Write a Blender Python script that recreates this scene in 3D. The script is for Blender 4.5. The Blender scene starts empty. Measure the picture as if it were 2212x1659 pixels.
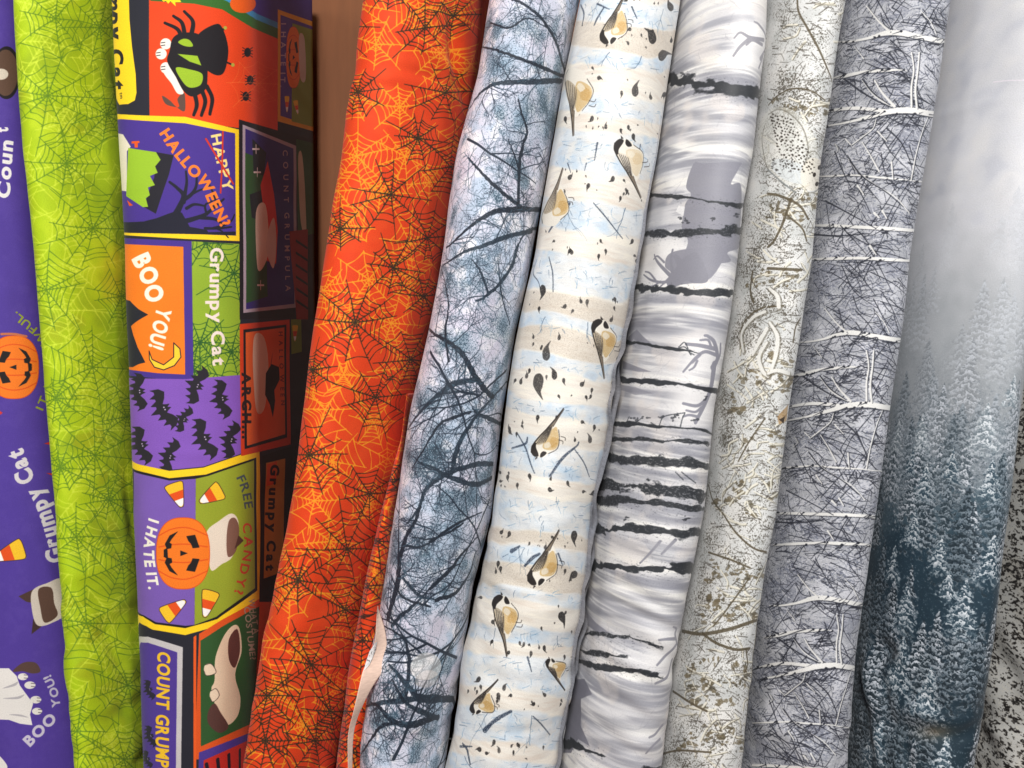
import bpy, math, random
import numpy as np

# ------------------------------------------------------------------ camera, light, exposure
scene = bpy.context.scene
COL = scene.collection
FOC, CX, CY = 1703.0, 1106.0, 829.5          # the photograph measured on a 2212 x 1659 grid
cam_d = bpy.data.cameras.new("camera")
cam_d.sensor_width = 36.0
cam_d.lens = 36.0 * FOC / 2212.0
cam_d.clip_start = 0.02
cam_d.clip_end = 50.0
cam = bpy.data.objects.new("camera", cam_d)
cam.location = (0, 0, 0)
cam.rotation_euler = (math.radians(90), 0, 0)
COL.objects.link(cam)
scene.camera = cam

world = bpy.data.worlds.new("World")
scene.world = world
world.use_nodes = True
bg = world.node_tree.nodes["Background"]
bg.inputs[0].default_value = (0.95, 0.97, 1.0, 1)
bg.inputs[1].default_value = 0.035


def area(name, loc, target, sx, sy, power, color):
    d = bpy.data.lights.new(name, 'AREA')
    d.shape = 'RECTANGLE'
    d.size, d.size_y, d.energy, d.color = sx, sy, power, color
    o = bpy.data.objects.new(name, d)
    o.location = loc
    v = [t - l for t, l in zip(target, loc)]
    from mathutils import Vector
    o.rotation_euler = Vector(v).to_track_quat('-Z', 'Y').to_euler()
    COL.objects.link(o)
    return o


area("key_fill_light", (-0.10, -0.90, 0.75), (0.0, 0.6, -0.06), 0.28, 0.4, 30.0, (1.0, 0.985, 0.965))
area("key_fill_light", (-0.85, -0.30, 0.55), (-0.15, 0.6, -0.05), 0.3, 0.5, 3.6, (1.0, 0.97, 0.93))  # added side fill, brightens the left-facing folds of the left bolts
area("key_fill_light", (0.98, -0.32, 0.55), (0.15, 0.6, -0.08), 0.3, 0.5, 5.5, (0.97, 0.985, 1.0))  # second added fill, brightens the right-facing folds at the right end

vs = scene.view_settings
vs.view_transform = 'Standard'
vs.look = 'None'
vs.exposure = 0.0
vs.gamma = 1.0
vs.use_curve_mapping = False

# ------------------------------------------------------------------ helpers
RES = 0.00025                                 # metres per texel of a print
YW = 0.565                                    # distance of the bolts' widest line
K = YW / FOC / RES                            # texels per photo unit
rnd = random.Random(7)


def tag(o, label=None, cat=None, group=None, kind=None):
    if label: o["label"] = label
    if cat: o["category"] = cat
    if group: o["group"] = group
    if kind: o["kind"] = kind
    return o


def spectral(H, W, lo, hi, beta=1.6, sx=1.0, sy=1.0, seed=0):
    """band limited fractal noise; lo..hi wavelengths in texels, sx/sy stretch"""
    r = np.random.default_rng(seed)
    f = np.fft.rfft2(r.standard_normal((H, W)).astype(np.float32))
    ky = np.fft.fftfreq(H)[:, None] / sy
    kx = np.fft.rfftfreq(W)[None, :] / sx
    k = np.sqrt(kx * kx + ky * ky)
    k[0, 0] = 1e-6
    m = k ** (-beta) * np.exp(-(k * lo) ** 2) * (1 - np.exp(-(k * hi) ** 2))
    m[0, 0] = 0
    n = np.fft.irfft2(f * m, s=(H, W))
    n = n - n.mean()
    return (n / (n.std() + 1e-9)).astype(np.float32)


def sstep(a, b, x):
    t = np.clip((x - a) / (b - a), 0, 1)
    return t * t * (3 - 2 * t)


def c(*v):
    return np.array(v, np.float32) / 255.0


def smooth1(a, n):
    if n < 2: return a
    k = np.hanning(n + 2)[1:-1]; k /= k.sum()
    p = np.concatenate([np.full(n, a[0]) + (np.arange(-n, 0)) * (a[1] - a[0]), a,
                        np.full(n, a[-1]) + np.arange(1, n + 1) * (a[-1] - a[-2])])
    return np.convolve(p, k, 'same')[n:-n]


def interp_ext(x, xp, fp):
    y = np.interp(x, xp, fp)
    xp = np.asarray(xp, float); fp = np.asarray(fp, float)
    s0 = (fp[1] - fp[0]) / (xp[1] - xp[0]); s1 = (fp[-1] - fp[-2]) / (xp[-1] - xp[-2])
    y = np.where(x < xp[0], fp[0] + (x - xp[0]) * s0, y)
    return np.where(x > xp[-1], fp[-1] + (x - xp[-1]) * s1, y)


# ------------------------------------------------------------------ a wrapped length of cloth and its print
class Cloth:
    """fabric wound round a board: a front fold and two flat sides, one ring of vertices per height"""

    def __init__(s, edges, tip=0.54, b=0.03, L=0.17, n=2.3, y0=-300, y1=1935, NV=520, ul=0.1, ur=0.1,
                 tipf=None, turn=0.0):
        e = np.array(edges, float)
        tip -= .3 * b; b *= 1.3; n = max(1.9, n - .25)
        py = np.linspace(y0, y1, NV)
        xl = smooth1(interp_ext(py, e[:, 0], e[:, 1]), 15)
        xr = smooth1(interp_ext(py, e[:, 0], e[:, 2]), 15)
        f = (tip + .62 * b) / FOC
        z = -(py - CY) * f
        tl, tr = xl.copy(), xr.copy()
        NF, NW, NB = 90, 26, 10
        for it in range(4):
            cx = ((xl + xr) / 2 - CX) * f
            tx, tz = np.gradient(smooth1(cx, 41)), np.gradient(z)
            ln = np.hypot(tx, tz); tx, tz = tx / ln, tz / ln
            h = (xr - xl) / 2 * f * (-tz)
            px_, pz_ = -tz, tx
            ph = np.linspace(-math.pi / 2, math.pi / 2, NF)
            ft = np.sign(np.sin(ph)) * np.abs(np.sin(ph)) ** (2 / n)
            fd = 1 - np.abs(np.cos(ph)) ** (2 / n)
            wl = np.linspace(1, 0, NW + 1)[:-1] ** 1.4
            t = np.concatenate([-np.ones(NW), ft, np.ones(NW)])
            dfr = np.concatenate([np.ones(NW), fd, np.ones(NW)])
            dw = np.concatenate([wl, np.zeros(NF), wl[::-1]])
            s.NC = len(t)
            bb = np.full(NV, b)
            T = h[:, None] * t[None]
            D = bb[:, None] * dfr[None] + L * dw[None] + turn * T
            # the sides lean in a little towards the board
            T = T * (1 - 0.05 * dw[None])
            tipv = np.full(NV, tip) if tipf is None else tip + tipf(py)
            s.X = cx[:, None] + T * px_[:, None]
            s.Z = z[:, None] + T * pz_[:, None]
            s.Y = tipv[:, None] + D
            # settle the width so that the fold is as wide as measured
            gx = (s.X / s.Y * FOC + CX)[:, NW:NW + NF]; gy = (-s.Z / s.Y * FOC + CY)[:, NW:NW + NF]
            k = gx.argmin(1), gx.argmax(1); rr = np.arange(NV)
            yl, yr = gy[rr, k[0]], gy[rr, k[1]]
            el = interp_ext(yl, py, tl) - gx[rr, k[0]]; er = interp_ext(yr, py, tr) - gx[rr, k[1]]
            xl = xl + smooth1(el, 9); xr = xr + smooth1(er, 9)
        seg = np.hypot(np.diff(T, axis=1), np.diff(D, axis=1))
        U = np.concatenate([np.zeros((NV, 1)), np.cumsum(seg, 1)], 1)
        mid = s.NC // 2
        U = U - 0.5 * (U[:, mid:mid + 1] + U[:, mid - 1:mid] if s.NC % 2 == 0 else 2 * U[:, mid:mid + 1])
        V = np.concatenate([[0], np.cumsum(np.hypot(np.diff(cx), np.diff(z)))])
        s.U, s.V, s.py, s.h, s.NV, s.ul, s.ur, s.b, s.L = U, V, py, h, NV, ul, ur, b, L
        s.W = int((ul + ur) / RES)
        s.H = int(V[-1] / RES)
        s.GX = s.X / s.Y * FOC + CX
        s.GY = -s.Z / s.Y * FOC + CY
        # outward normals of the smooth shape
        P = np.stack([s.X, s.Y, s.Z], -1)
        du = np.gradient(P, axis=1); dv = np.gradient(P, axis=0)
        N = np.cross(du, dv)
        N /= np.linalg.norm(N, axis=-1, keepdims=True) + 1e-12
        front = N[:, mid, 1].mean()
        if front > 0: N = -N
        s.P, s.N = P, N
        s.face = (N * P).sum(-1) < 0
        s._table()
        # photo position of every texel
        tv = np.interp((np.arange(s.H) + .5) * RES, V, np.arange(NV))
        r0 = np.clip(tv.astype(int), 0, NV - 2); fr = (tv - r0)[:, None]
        uu = (np.arange(s.W) + .5) * RES - ul
        PXr = np.empty((NV, s.W), np.float32); PYr = np.empty((NV, s.W), np.float32)
        for i in range(NV):
            PXr[i] = np.interp(uu, U[i], s.GX[i]); PYr[i] = np.interp(uu, U[i], s.GY[i])
        s.PX = PXr[r0] * (1 - fr) + PXr[r0 + 1] * fr
        s.PY = PYr[r0] * (1 - fr) + PYr[r0 + 1] * fr
        s.rgb = np.ones((s.H, s.W, 3), np.float32)
        s.wr = []

    def _table(s):
        st = 5.0
        s.st, s.ox, s.oy = st, -400.0, -200.0
        nx, ny = int(3000 / st), int(2200 / st)
        tb = -np.ones((ny, nx), np.int64)
        r, q = np.nonzero(s.face)
        ix = ((s.GX[r, q] - s.ox) / st).astype(int); iy = ((s.GY[r, q] - s.oy) / st).astype(int)
        ok = (ix >= 0) & (ix < nx) & (iy >= 0) & (iy < ny)
        tb[iy[ok], ix[ok]] = (r * s.NC + q)[ok]
        for _ in range(60):
            if not (tb < 0).any(): break
            for ax, sh in ((0, 1), (0, -1), (1, 1), (1, -1)):
                o = np.roll(tb, sh, ax)
                tb = np.where(tb < 0, o, tb)
        s.tb = tb
        s.Jc = (np.gradient(s.GX, axis=1), np.gradient(s.GY, axis=1))
        s.Jr = (np.gradient(s.GX, axis=0), np.gradient(s.GY, axis=0))
        s.dUc = np.gradient(s.U, axis=1); s.dUr = np.gradient(s.U, axis=0); s.dV = np.gradient(s.V)

    def M(s, pts):
        """photo position -> texel on this cloth"""
        p = np.atleast_2d(np.asarray(pts, float))
        ix = np.clip(((p[:, 0] - s.ox) / s.st).astype(int), 0, s.tb.shape[1] - 1)
        iy = np.clip(((p[:, 1] - s.oy) / s.st).astype(int), 0, s.tb.shape[0] - 1)
        k = s.tb[iy, ix]
        r, q = k // s.NC, k % s.NC
        for it in range(2):
            a, b_ = s.Jc[0][r, q], s.Jr[0][r, q]
            c_, d = s.Jc[1][r, q], s.Jr[1][r, q]
            det = a * d - b_ * c_
            det = np.where(np.abs(det) < 1e-3, 1e-3, det)
            ex, ey = p[:, 0] - s.GX[r, q], p[:, 1] - s.GY[r, q]
            dc = (d * ex - b_ * ey) / det; dr = (-c_ * ex + a * ey) / det
            if it == 0:
                q2 = np.clip(np.rint(q + np.clip(dc, -4, 4)).astype(int), 0, s.NC - 1)
                r2 = np.clip(np.rint(r + np.clip(dr, -4, 4)).astype(int), 0, s.NV - 1)
                good = s.face[r2, q2]
                q = np.where(good, q2, q); r = np.where(good, r2, r)
        dc = np.clip(dc, -40, 40)
        u = s.U[r, q] + s.dUc[r, q] * dc + s.dUr[r, q] * dr
        v = s.V[r] + s.dV[r] * dr
        return np.stack([(u + s.ul) / RES, v / RES], 1)

    # ---- drawing, texel space
    def blend(s, x0, y0, A, col, a=1.0):
        h, w = A.shape
        S = s.rgb[y0:y0 + h, x0:x0 + w]
        al = (A * a)[..., None]
        S *= 1 - al
        S += al * np.asarray(col, np.float32)

    def win(s, x0, y0, x1, y1):
        return max(0, int(x0)), max(0, int(y0)), min(s.W, int(x1) + 2), min(s.H, int(y1) + 2)

    def line(s, T, w, col, a=1.0, rough=0.0):
        """polyline in texels with width(s) in texels"""
        T = np.asarray(T, np.float32)
        w = np.broadcast_to(np.asarray(w, np.float32), (len(T),)) / 2
        m = float(w.max()) + 1.5
        x0, y0, x1, y1 = s.win(T[:, 0].min() - m, T[:, 1].min() - m, T[:, 0].max() + m, T[:, 1].max() + m)
        if x1 <= x0 or y1 <= y0: return
        A = np.zeros((y1 - y0, x1 - x0), np.float32)
        for i in range(len(T) - 1):
            p, q = T[i], T[i + 1]
            a0 = max(x0, int(min(p[0], q[0]) - m)); a1 = min(x1, int(max(p[0], q[0]) + m) + 2)
            b0 = max(y0, int(min(p[1], q[1]) - m)); b1 = min(y1, int(max(p[1], q[1]) + m) + 2)
            if a1 <= a0 or b1 <= b0: continue
            gx = np.arange(a0, a1, dtype=np.float32)[None] + .5 - p[0]
            gy = np.arange(b0, b1, dtype=np.float32)[:, None] + .5 - p[1]
            dx, dy = q - p
            l2 = dx * dx + dy * dy + 1e-6
            t = np.clip((gx * dx + gy * dy) / l2, 0, 1)
            d = np.sqrt((gx - t * dx) ** 2 + (gy - t * dy) ** 2)
            al = np.clip(w[i] + (w[i + 1] - w[i]) * t - d + .5, 0, 1)
            sl = A[b0 - y0:b1 - y0, a0 - x0:a1 - x0]
            np.maximum(sl, al, out=sl)
        if rough:
            r = s.grain[y0:y1, x0:x1]
            A *= np.clip(1.2 - rough * (r + .3), 0, 1)
        s.blend(x0, y0, A, col, a)

    def fill(s, T, col, a=1.0, rough=0.0):
        """filled polygon (texels), 3 sub samples per side"""
        T = np.asarray(T, np.float32)
        x0, y0, x1, y1 = s.win(T[:, 0].min() - 1, T[:, 1].min() - 1, T[:, 0].max() + 1, T[:, 1].max() + 1)
        if x1 <= x0 or y1 <= y0: return
        n = 3
        gx = (np.arange((x1 - x0) * n) + .5) / n + x0
        gy = (np.arange((y1 - y0) * n) + .5) / n + y0
        C = np.zeros((len(gy), len(gx)), bool)
        Q = np.roll(T, -1, 0)
        for (ax, ay), (bx, by) in zip(T, Q):
            if ay == by: continue
            lo, hi = (ay, by) if ay < by else (by, ay)
            j0, j1 = np.searchsorted(gy, lo), np.searchsorted(gy, hi)
            if j1 <= j0: continue
            xs = ax + (gy[j0:j1] - ay) * (bx - ax) / (by - ay)
            C[j0:j1] ^= gx[None] < xs[:, None]
        A = C.reshape(y1 - y0, n, x1 - x0, n).mean((1, 3)).astype(np.float32)
        if rough:
            r = s.grain[y0:y1, x0:x1]
            A *= np.clip(1.2 - rough * (r + .3), 0, 1)
        s.blend(x0, y0, A, col, a)

    # ---- drawing, photo positions
    def clip(s, poly):
        s._old = s.rgb.copy(); s.rgb[:] = 0; s.fill(s.M(dens(np.asarray(poly, float))), (1, 1, 1))
        s._msk = s.rgb.copy(); s.rgb[:] = s._old

    def unclip(s):
        s.rgb[:] = s._old * (1 - s._msk) + s.rgb * s._msk

    def L_(s, pts, w, col, a=1.0, rough=0.0, curve=True):
        p = np.asarray(pts, float)
        if curve and len(p) > 2: p, w = spline(p, w)
        elif len(p) == 2:
            p = p[0] + (p[1] - p[0]) * np.linspace(0, 1, 5)[:, None]
            if np.ndim(w): w = np.linspace(w[0], w[-1], 5)
        s.line(s.M(p), np.asarray(w) * K, col, a, rough)

    def F_(s, pts, col, a=1.0, rough=0.0, curve=False):
        p = np.asarray(pts, float)
        if curve: p, _ = spline(np.vstack([p, p[:1]]), 1, closed=True)
        else: p = dens(p)
        s.fill(s.M(p), col, a, rough)

    def ell(s, x, y, rx, ry, col, rot=0, a=1.0, rough=0.0):
        t = np.linspace(0, 2 * math.pi, 40, endpoint=False)
        cr, sr = math.cos(math.radians(rot)), math.sin(math.radians(rot))
        ex, ey = rx * np.cos(t), ry * np.sin(t)
        s.fill(s.M(np.stack([x + ex * cr - ey * sr, y + ex * sr + ey * cr], 1)), col, a, rough)

    def text(s, string, path, height, col, bold=0.0, shear=0.0, a=1.0, flip=False):
        """letters set along a path of photo positions (their mid line), spaced to fill it"""
        p, _ = spline(np.asarray(path, float), 1)
        d = np.concatenate([[0], np.cumsum(np.hypot(*np.diff(p, axis=0).T))])
        G = [glyph(ch, bold) for ch in string]
        adv = np.array([g[1] for g in G]); tot = adv.sum()
        pos = (np.cumsum(adv) - adv / 2) / tot * d[-1]
        for g, q in zip(G, pos):
            if g[0] is None: continue
            x, y = np.interp(q, d, p[:, 0]), np.interp(q, d, p[:, 1])
            e = max(d[-1] * .04, 2)
            ax = np.interp(min(q + e, d[-1]), d, p[:, 0]) - np.interp(max(q - e, 0), d, p[:, 0])
            ay = np.interp(min(q + e, d[-1]), d, p[:, 1]) - np.interp(max(q - e, 0), d, p[:, 1])
            th = math.atan2(ay, ax)
            tri = g[0]
            # fit letter widths to the path as well
            kx = height * min(1.25, max(.6, (d[-1] / tot) / height))
            X = (tri[..., 0] - g[1] / 2) * kx + shear * (tri[..., 1] - .36) * height
            Yv = (tri[..., 1] - .36) * height
            wx = x + X * math.cos(th) + Yv * math.sin(th)
            wy = y + X * math.sin(th) - Yv * math.cos(th)
            s.tris(s.M(np.stack([wx, wy], -1).reshape(-1, 2)).reshape(-1, 3, 2), col, a)

    def tris(s, T, col, a=1.0):
        x0, y0, x1, y1 = s.win(T[..., 0].min() - 1, T[..., 1].min() - 1, T[..., 0].max() + 1, T[..., 1].max() + 1)
        if x1 <= x0 or y1 <= y0: return
        n = 3
        C = np.zeros(((y1 - y0) * n, (x1 - x0) * n), bool)
        for t in T:
            q = (t - (x0, y0)) * n
            a0 = max(0, int(q[:, 0].min())); a1 = min(C.shape[1], int(q[:, 0].max()) + 2)
            b0 = max(0, int(q[:, 1].min())); b1 = min(C.shape[0], int(q[:, 1].max()) + 2)
            if a1 <= a0 or b1 <= b0: continue
            gx = np.arange(a0, a1)[None] + .5; gy = np.arange(b0, b1)[:, None] + .5
            e = [(q[(i + 1) % 3, 0] - q[i, 0]) * (gy - q[i, 1]) - (q[(i + 1) % 3, 1] - q[i, 1]) * (gx - q[i, 0]) for i in range(3)]
            C[b0:b1, a0:a1] |= ((e[0] >= 0) & (e[1] >= 0) & (e[2] >= 0)) | ((e[0] <= 0) & (e[1] <= 0) & (e[2] <= 0))
        A = C.reshape(y1 - y0, n, x1 - x0, n).mean((1, 3)).astype(np.float32)
        s.blend(x0, y0, A, col, a)

    def base(s, col, seed=1):
        s.rgb[:] = col
        s.grain = spectral(s.H, s.W, 1.0, 9, 0.3, seed=seed + 90)
        return s

    def mix(s, mask, col, a=1.0):
        s.blend(0, 0, np.clip(mask, 0, 1).astype(np.float32), col, a)

    # ---- mesh
    def crease(s, x, y, ang, length, width, amp, bend=0.0):
        """a wrinkle through a photo position: length/width in photo units, amp in mm (+ out, - in)"""
        s.wr.append((x, y, ang, length, width, amp, bend))

    def displacement(s, noise_amp=0.35, seed=3, lower=0.0, lower_from=1000):
        U, V = s.U, s.V[:, None] + 0 * s.U
        D = np.zeros_like(U)
        n1 = spectral(s.NV, s.NC, 14, 120, 1.5, seed=seed)
        D += n1 * noise_amp * .55e-3
        if lower:
            g = sstep(lower_from, lower_from + 450, s.py)[:, None]
            D += spectral(s.NV, s.NC, 9, 60, 1.2, sx=.45, sy=1.0, seed=seed + 5) * lower * .6e-3 * g
        for (x, y, ang, ln, w, amp, bend) in s.wr:
            u0, v0 = (s.M([(x, y)])[0] * RES) - (s.ul, 0)
            ca, sa = math.cos(math.radians(ang)), math.sin(math.radians(ang))
            f = YW / FOC
            du, dv = (U - u0) / f, (V - v0) / f
            a = du * ca + dv * sa
            b_ = -du * sa + dv * ca + bend * (a / ln) ** 2 * ln
            D += amp * 1e-3 * np.exp(-(a / ln) ** 2 - (b_ / w) ** 2)
        return D

    def mesh(s, name, mat, parent=None, disp=None, zmin=None):
        P = s.P.copy()
        if disp is not None: P = P + s.N * disp[..., None]
        NV, NC = s.NV, s.NC
        # rounded back closing the ring
        NB = 9
        l, r = P[:, 0], P[:, -1]
        th = np.linspace(0, math.pi, NB + 2)[1:-1]
        mid, hw = (l + r) / 2, (r - l) / 2
        back = mid[:, None] + hw[:, None] * np.cos(th)[None, :, None]
        back[..., 1] += np.sin(th)[None] * np.linalg.norm(hw, axis=1)[:, None] * .6
        G = np.concatenate([P, back], 1)
        n = NC + NB
        if zmin is not None: G[..., 2] = np.maximum(G[..., 2], zmin)
        verts = G.reshape(-1, 3)
        i = np.arange(NV - 1)[:, None]; j = np.arange(n)[None]
        j2 = (j + 1) % n
        quads = np.stack([i * n + j, i * n + j2, (i + 1) * n + j2, (i + 1) * n + j], -1).reshape(-1, 4)
        # closing caps, dished in towards the board end
        ct, cb = G[0].mean(0), G[-1].mean(0)
        nv = len(verts)
        verts = np.vstack([verts, ct, cb])
        jj = np.arange(n); jn = (jj + 1) % n
        cap1 = np.stack([jj, np.full(n, nv), jn], -1)
        o = (NV - 1) * n
        cap2 = np.stack([o + jj, o + jn, np.full(n, nv + 1)], -1)
        me = bpy.data.meshes.new(name)
        loops = np.concatenate([quads.ravel(), cap1.ravel(), cap2.ravel()])
        tot = np.concatenate([np.full(len(quads), 4), np.full(2 * n, 3)])
        me.vertices.add(len(verts)); me.vertices.foreach_set("co", verts.astype(np.float32).ravel())
        me.loops.add(len(loops)); me.loops.foreach_set("vertex_index", loops.astype(np.int32))
        me.polygons.add(len(tot))
        me.polygons.foreach_set("loop_start", np.concatenate([[0], np.cumsum(tot)[:-1]]).astype(np.int32))
        me.polygons.foreach_set("loop_total", tot.astype(np.int32))
        me.update(calc_edges=True)
        Ub = np.concatenate([s.U, s.U[:, -1:] + np.linspace(0, 1, NB + 2)[None, 1:-1] * .05], 1)
        uv = np.stack([(Ub + s.ul) / (s.ul + s.ur), np.repeat(1 - s.V[:, None] / s.V[-1], n, 1)], -1).reshape(-1, 2)
        uv = np.vstack([uv, [[.5, 1], [.5, 0]]])
        L = me.uv_layers.new(name="print")
        L.data.foreach_set("uv", uv[loops].astype(np.float32).ravel())
        me.polygons.foreach_set("use_smooth", np.ones(len(tot), bool))
        me.materials.append(mat)
        ob = bpy.data.objects.new(name, me)
        COL.objects.link(ob)
        if parent: ob.parent = parent
        return ob

    def material(s, name, rough=0.75, spec=0.25, sheen=0.08):
        H, W = s.rgb.shape[:2]
        im = bpy.data.images.new(name, W, H, alpha=False)
        px = np.ones((H, W, 4), np.float32)
        px[..., :3] = np.clip(s.rgb[::-1], 0, 1)
        im.pixels.foreach_set(px.ravel())
        im.update(); im.pack()
        return cloth_material(name, im, W * RES, H * RES, rough, spec, sheen)


def cloth_material(name, im, wm, hm, rough, spec, sheen):
    """the drawn print on a procedural plain weave: thread bump, uneven dye, soft sheen"""
    m = bpy.data.materials.new(name); m.use_nodes = True
    nt = m.node_tree; N = nt.nodes; Lk = nt.links
    b = N["Principled BSDF"]
    uv = N.new("ShaderNodeTexCoord")
    mp = N.new("ShaderNodeMapping"); mp.inputs["Scale"].default_value = (wm, hm, 1)
    Lk.new(uv.outputs["UV"], mp.inputs["Vector"])
    ti = N.new("ShaderNodeTexImage"); ti.image = im; ti.extension = 'MIRROR'; ti.interpolation = 'Cubic'
    Lk.new(uv.outputs["UV"], ti.inputs["Vector"])
    nz = N.new("ShaderNodeTexNoise"); nz.inputs["Scale"].default_value = 1500; nz.inputs["Detail"].default_value = 2
    n2 = N.new("ShaderNodeTexNoise"); n2.inputs["Scale"].default_value = 45; n2.inputs["Detail"].default_value = 3
    for n in (nz, n2): Lk.new(mp.outputs[0], n.inputs["Vector"])
    mr = N.new("ShaderNodeMapRange"); mr.inputs[1].default_value = .3; mr.inputs[2].default_value = .7
    mr.inputs[3].default_value = .86; mr.inputs[4].default_value = 1.06
    Lk.new(nz.outputs["Fac"], mr.inputs[0])
    mr2 = N.new("ShaderNodeMapRange"); mr2.inputs[1].default_value = .3; mr2.inputs[2].default_value = .7
    mr2.inputs[3].default_value = .96; mr2.inputs[4].default_value = 1.03
    Lk.new(n2.outputs["Fac"], mr2.inputs[0])
    mu = N.new("ShaderNodeMath"); mu.operation = 'MULTIPLY'
    Lk.new(mr.outputs[0], mu.inputs[0]); Lk.new(mr2.outputs[0], mu.inputs[1])
    vm = N.new("ShaderNodeVectorMath"); vm.operation = 'SCALE'
    Lk.new(ti.outputs["Color"], vm.inputs[0]); Lk.new(mu.outputs[0], vm.inputs["Scale"])
    Lk.new(vm.outputs[0], b.inputs["Base Color"])
    w1 = N.new("ShaderNodeTexWave"); w1.bands_direction = 'X'; w1.inputs["Scale"].default_value = 420; w1.inputs["Distortion"].default_value = 1.5
    w2 = N.new("ShaderNodeTexWave"); w2.bands_direction = 'Y'; w2.inputs["Scale"].default_value = 420; w2.inputs["Distortion"].default_value = 1.5
    Lk.new(mp.outputs[0], w1.inputs["Vector"]); Lk.new(mp.outputs[0], w2.inputs["Vector"])
    ad = N.new("ShaderNodeMath"); ad.operation = 'ADD'
    Lk.new(w1.outputs["Fac"], ad.inputs[0]); Lk.new(w2.outputs["Fac"], ad.inputs[1])
    bp = N.new("ShaderNodeBump"); bp.inputs["Strength"].default_value = .25; bp.inputs["Distance"].default_value = .0001
    Lk.new(ad.outputs[0], bp.inputs["Height"]); Lk.new(bp.outputs[0], b.inputs["Normal"])
    b.inputs["Roughness"].default_value = rough
    b.inputs["Specular IOR Level"].default_value = spec
    b.inputs["Sheen Weight"].default_value = sheen
    b.inputs["Sheen Roughness"].default_value = .5
    return m


def plain_material(name, col, rough=.7, scale=60, var=.12, stretch=(1, 1, 1), bump=.1):
    m = bpy.data.materials.new(name); m.use_nodes = True
    nt = m.node_tree; N = nt.nodes; Lk = nt.links
    b = N["Principled BSDF"]
    tc = N.new("ShaderNodeTexCoord"); mp = N.new("ShaderNodeMapping"); mp.inputs["Scale"].default_value = stretch
    Lk.new(tc.outputs["Object"], mp.inputs["Vector"])
    nz = N.new("ShaderNodeTexNoise"); nz.inputs["Scale"].default_value = scale; nz.inputs["Detail"].default_value = 6
    Lk.new(mp.outputs[0], nz.inputs["Vector"])
    mr = N.new("ShaderNodeMapRange"); mr.inputs[1].default_value = .3; mr.inputs[2].default_value = .7
    mr.inputs[3].default_value = 1 - var; mr.inputs[4].default_value = 1 + var
    Lk.new(nz.outputs["Fac"], mr.inputs[0])
    vm = N.new("ShaderNodeVectorMath"); vm.operation = 'SCALE'; vm.inputs[0].default_value = tuple(col)
    Lk.new(mr.outputs[0], vm.inputs["Scale"]); Lk.new(vm.outputs[0], b.inputs["Base Color"])
    bp = N.new("ShaderNodeBump"); bp.inputs["Strength"].default_value = bump; bp.inputs["Distance"].default_value = .001
    Lk.new(nz.outputs["Fac"], bp.inputs["Height"]); Lk.new(bp.outputs[0], b.inputs["Normal"])
    b.inputs["Roughness"].default_value = rough
    b.inputs["Specular IOR Level"].default_value = .2
    return m


def spline(p, w, closed=False, m=8):
    """Catmull-Rom through the points; widths follow"""
    p = np.asarray(p, float)
    w = np.broadcast_to(np.asarray(w, float), (len(p),))
    if len(p) < 3 and not closed:
        t = np.linspace(0, 1, m)[:, None]
        return p[0] + (p[-1] - p[0]) * t, w[0] + (w[-1] - w[0]) * t[:, 0]
    q = np.vstack([p[-2] if closed else 2 * p[0] - p[1], p, p[1] if closed else 2 * p[-1] - p[-2]])
    out, ow = [], []
    t = np.linspace(0, 1, m, endpoint=False)[:, None]
    for i in range(len(p) - 1):
        a, b, c_, d = q[i], q[i + 1], q[i + 2], q[i + 3]
        out.append(.5 * (2 * b + (c_ - a) * t + (2 * a - 5 * b + 4 * c_ - d) * t ** 2 + (3 * b - a - 3 * c_ + d) * t ** 3))
        ow.append(w[i] + (w[i + 1] - w[i]) * t[:, 0])
    if not closed:
        out.append(p[-1:]); ow.append(w[-1:])
    return np.vstack(out), np.concatenate(ow)


def dens(p, step=14):
    out = []
    q = np.roll(p, -1, 0)
    for a, b in zip(p, q):
        n = max(1, int(np.hypot(*(b - a)) / step))
        out.append(a + (b - a) * np.linspace(0, 1, n, endpoint=False)[:, None])
    return np.vstack(out)


_glyphs = {}


def glyph(ch, bold):
    """triangles of one letter (cap height about 0.72) and its advance"""
    key = (ch, bold)
    if key in _glyphs: return _glyphs[key]
    if ch == ' ':
        _glyphs[key] = (None, .3); return _glyphs[key]
    cu = bpy.data.curves.new("letter", 'FONT')
    cu.body = ch; cu.size = 1.0; cu.offset = bold; cu.resolution_u = 4; cu.fill_mode = 'FRONT'
    ob = bpy.data.objects.new("letter", cu); COL.objects.link(ob)
    dg = bpy.context.evaluated_depsgraph_get(); dg.update()
    ev = ob.evaluated_get(dg); me = ev.to_mesh()
    me.calc_loop_triangles()
    co = np.array([v.co[:2] for v in me.vertices])
    tr = np.array([t.vertices[:] for t in me.loop_triangles])
    T = co[tr] if len(tr) else None
    ev.to_mesh_clear()
    bpy.data.objects.remove(ob); bpy.data.curves.remove(cu)
    if T is None:
        _glyphs[key] = (None, .3); return _glyphs[key]
    x0, x1 = T[..., 0].min(), T[..., 0].max()
    T[..., 0] += .045 - x0
    _glyphs[key] = (T, x1 - x0 + .09)
    return _glyphs[key]


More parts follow.
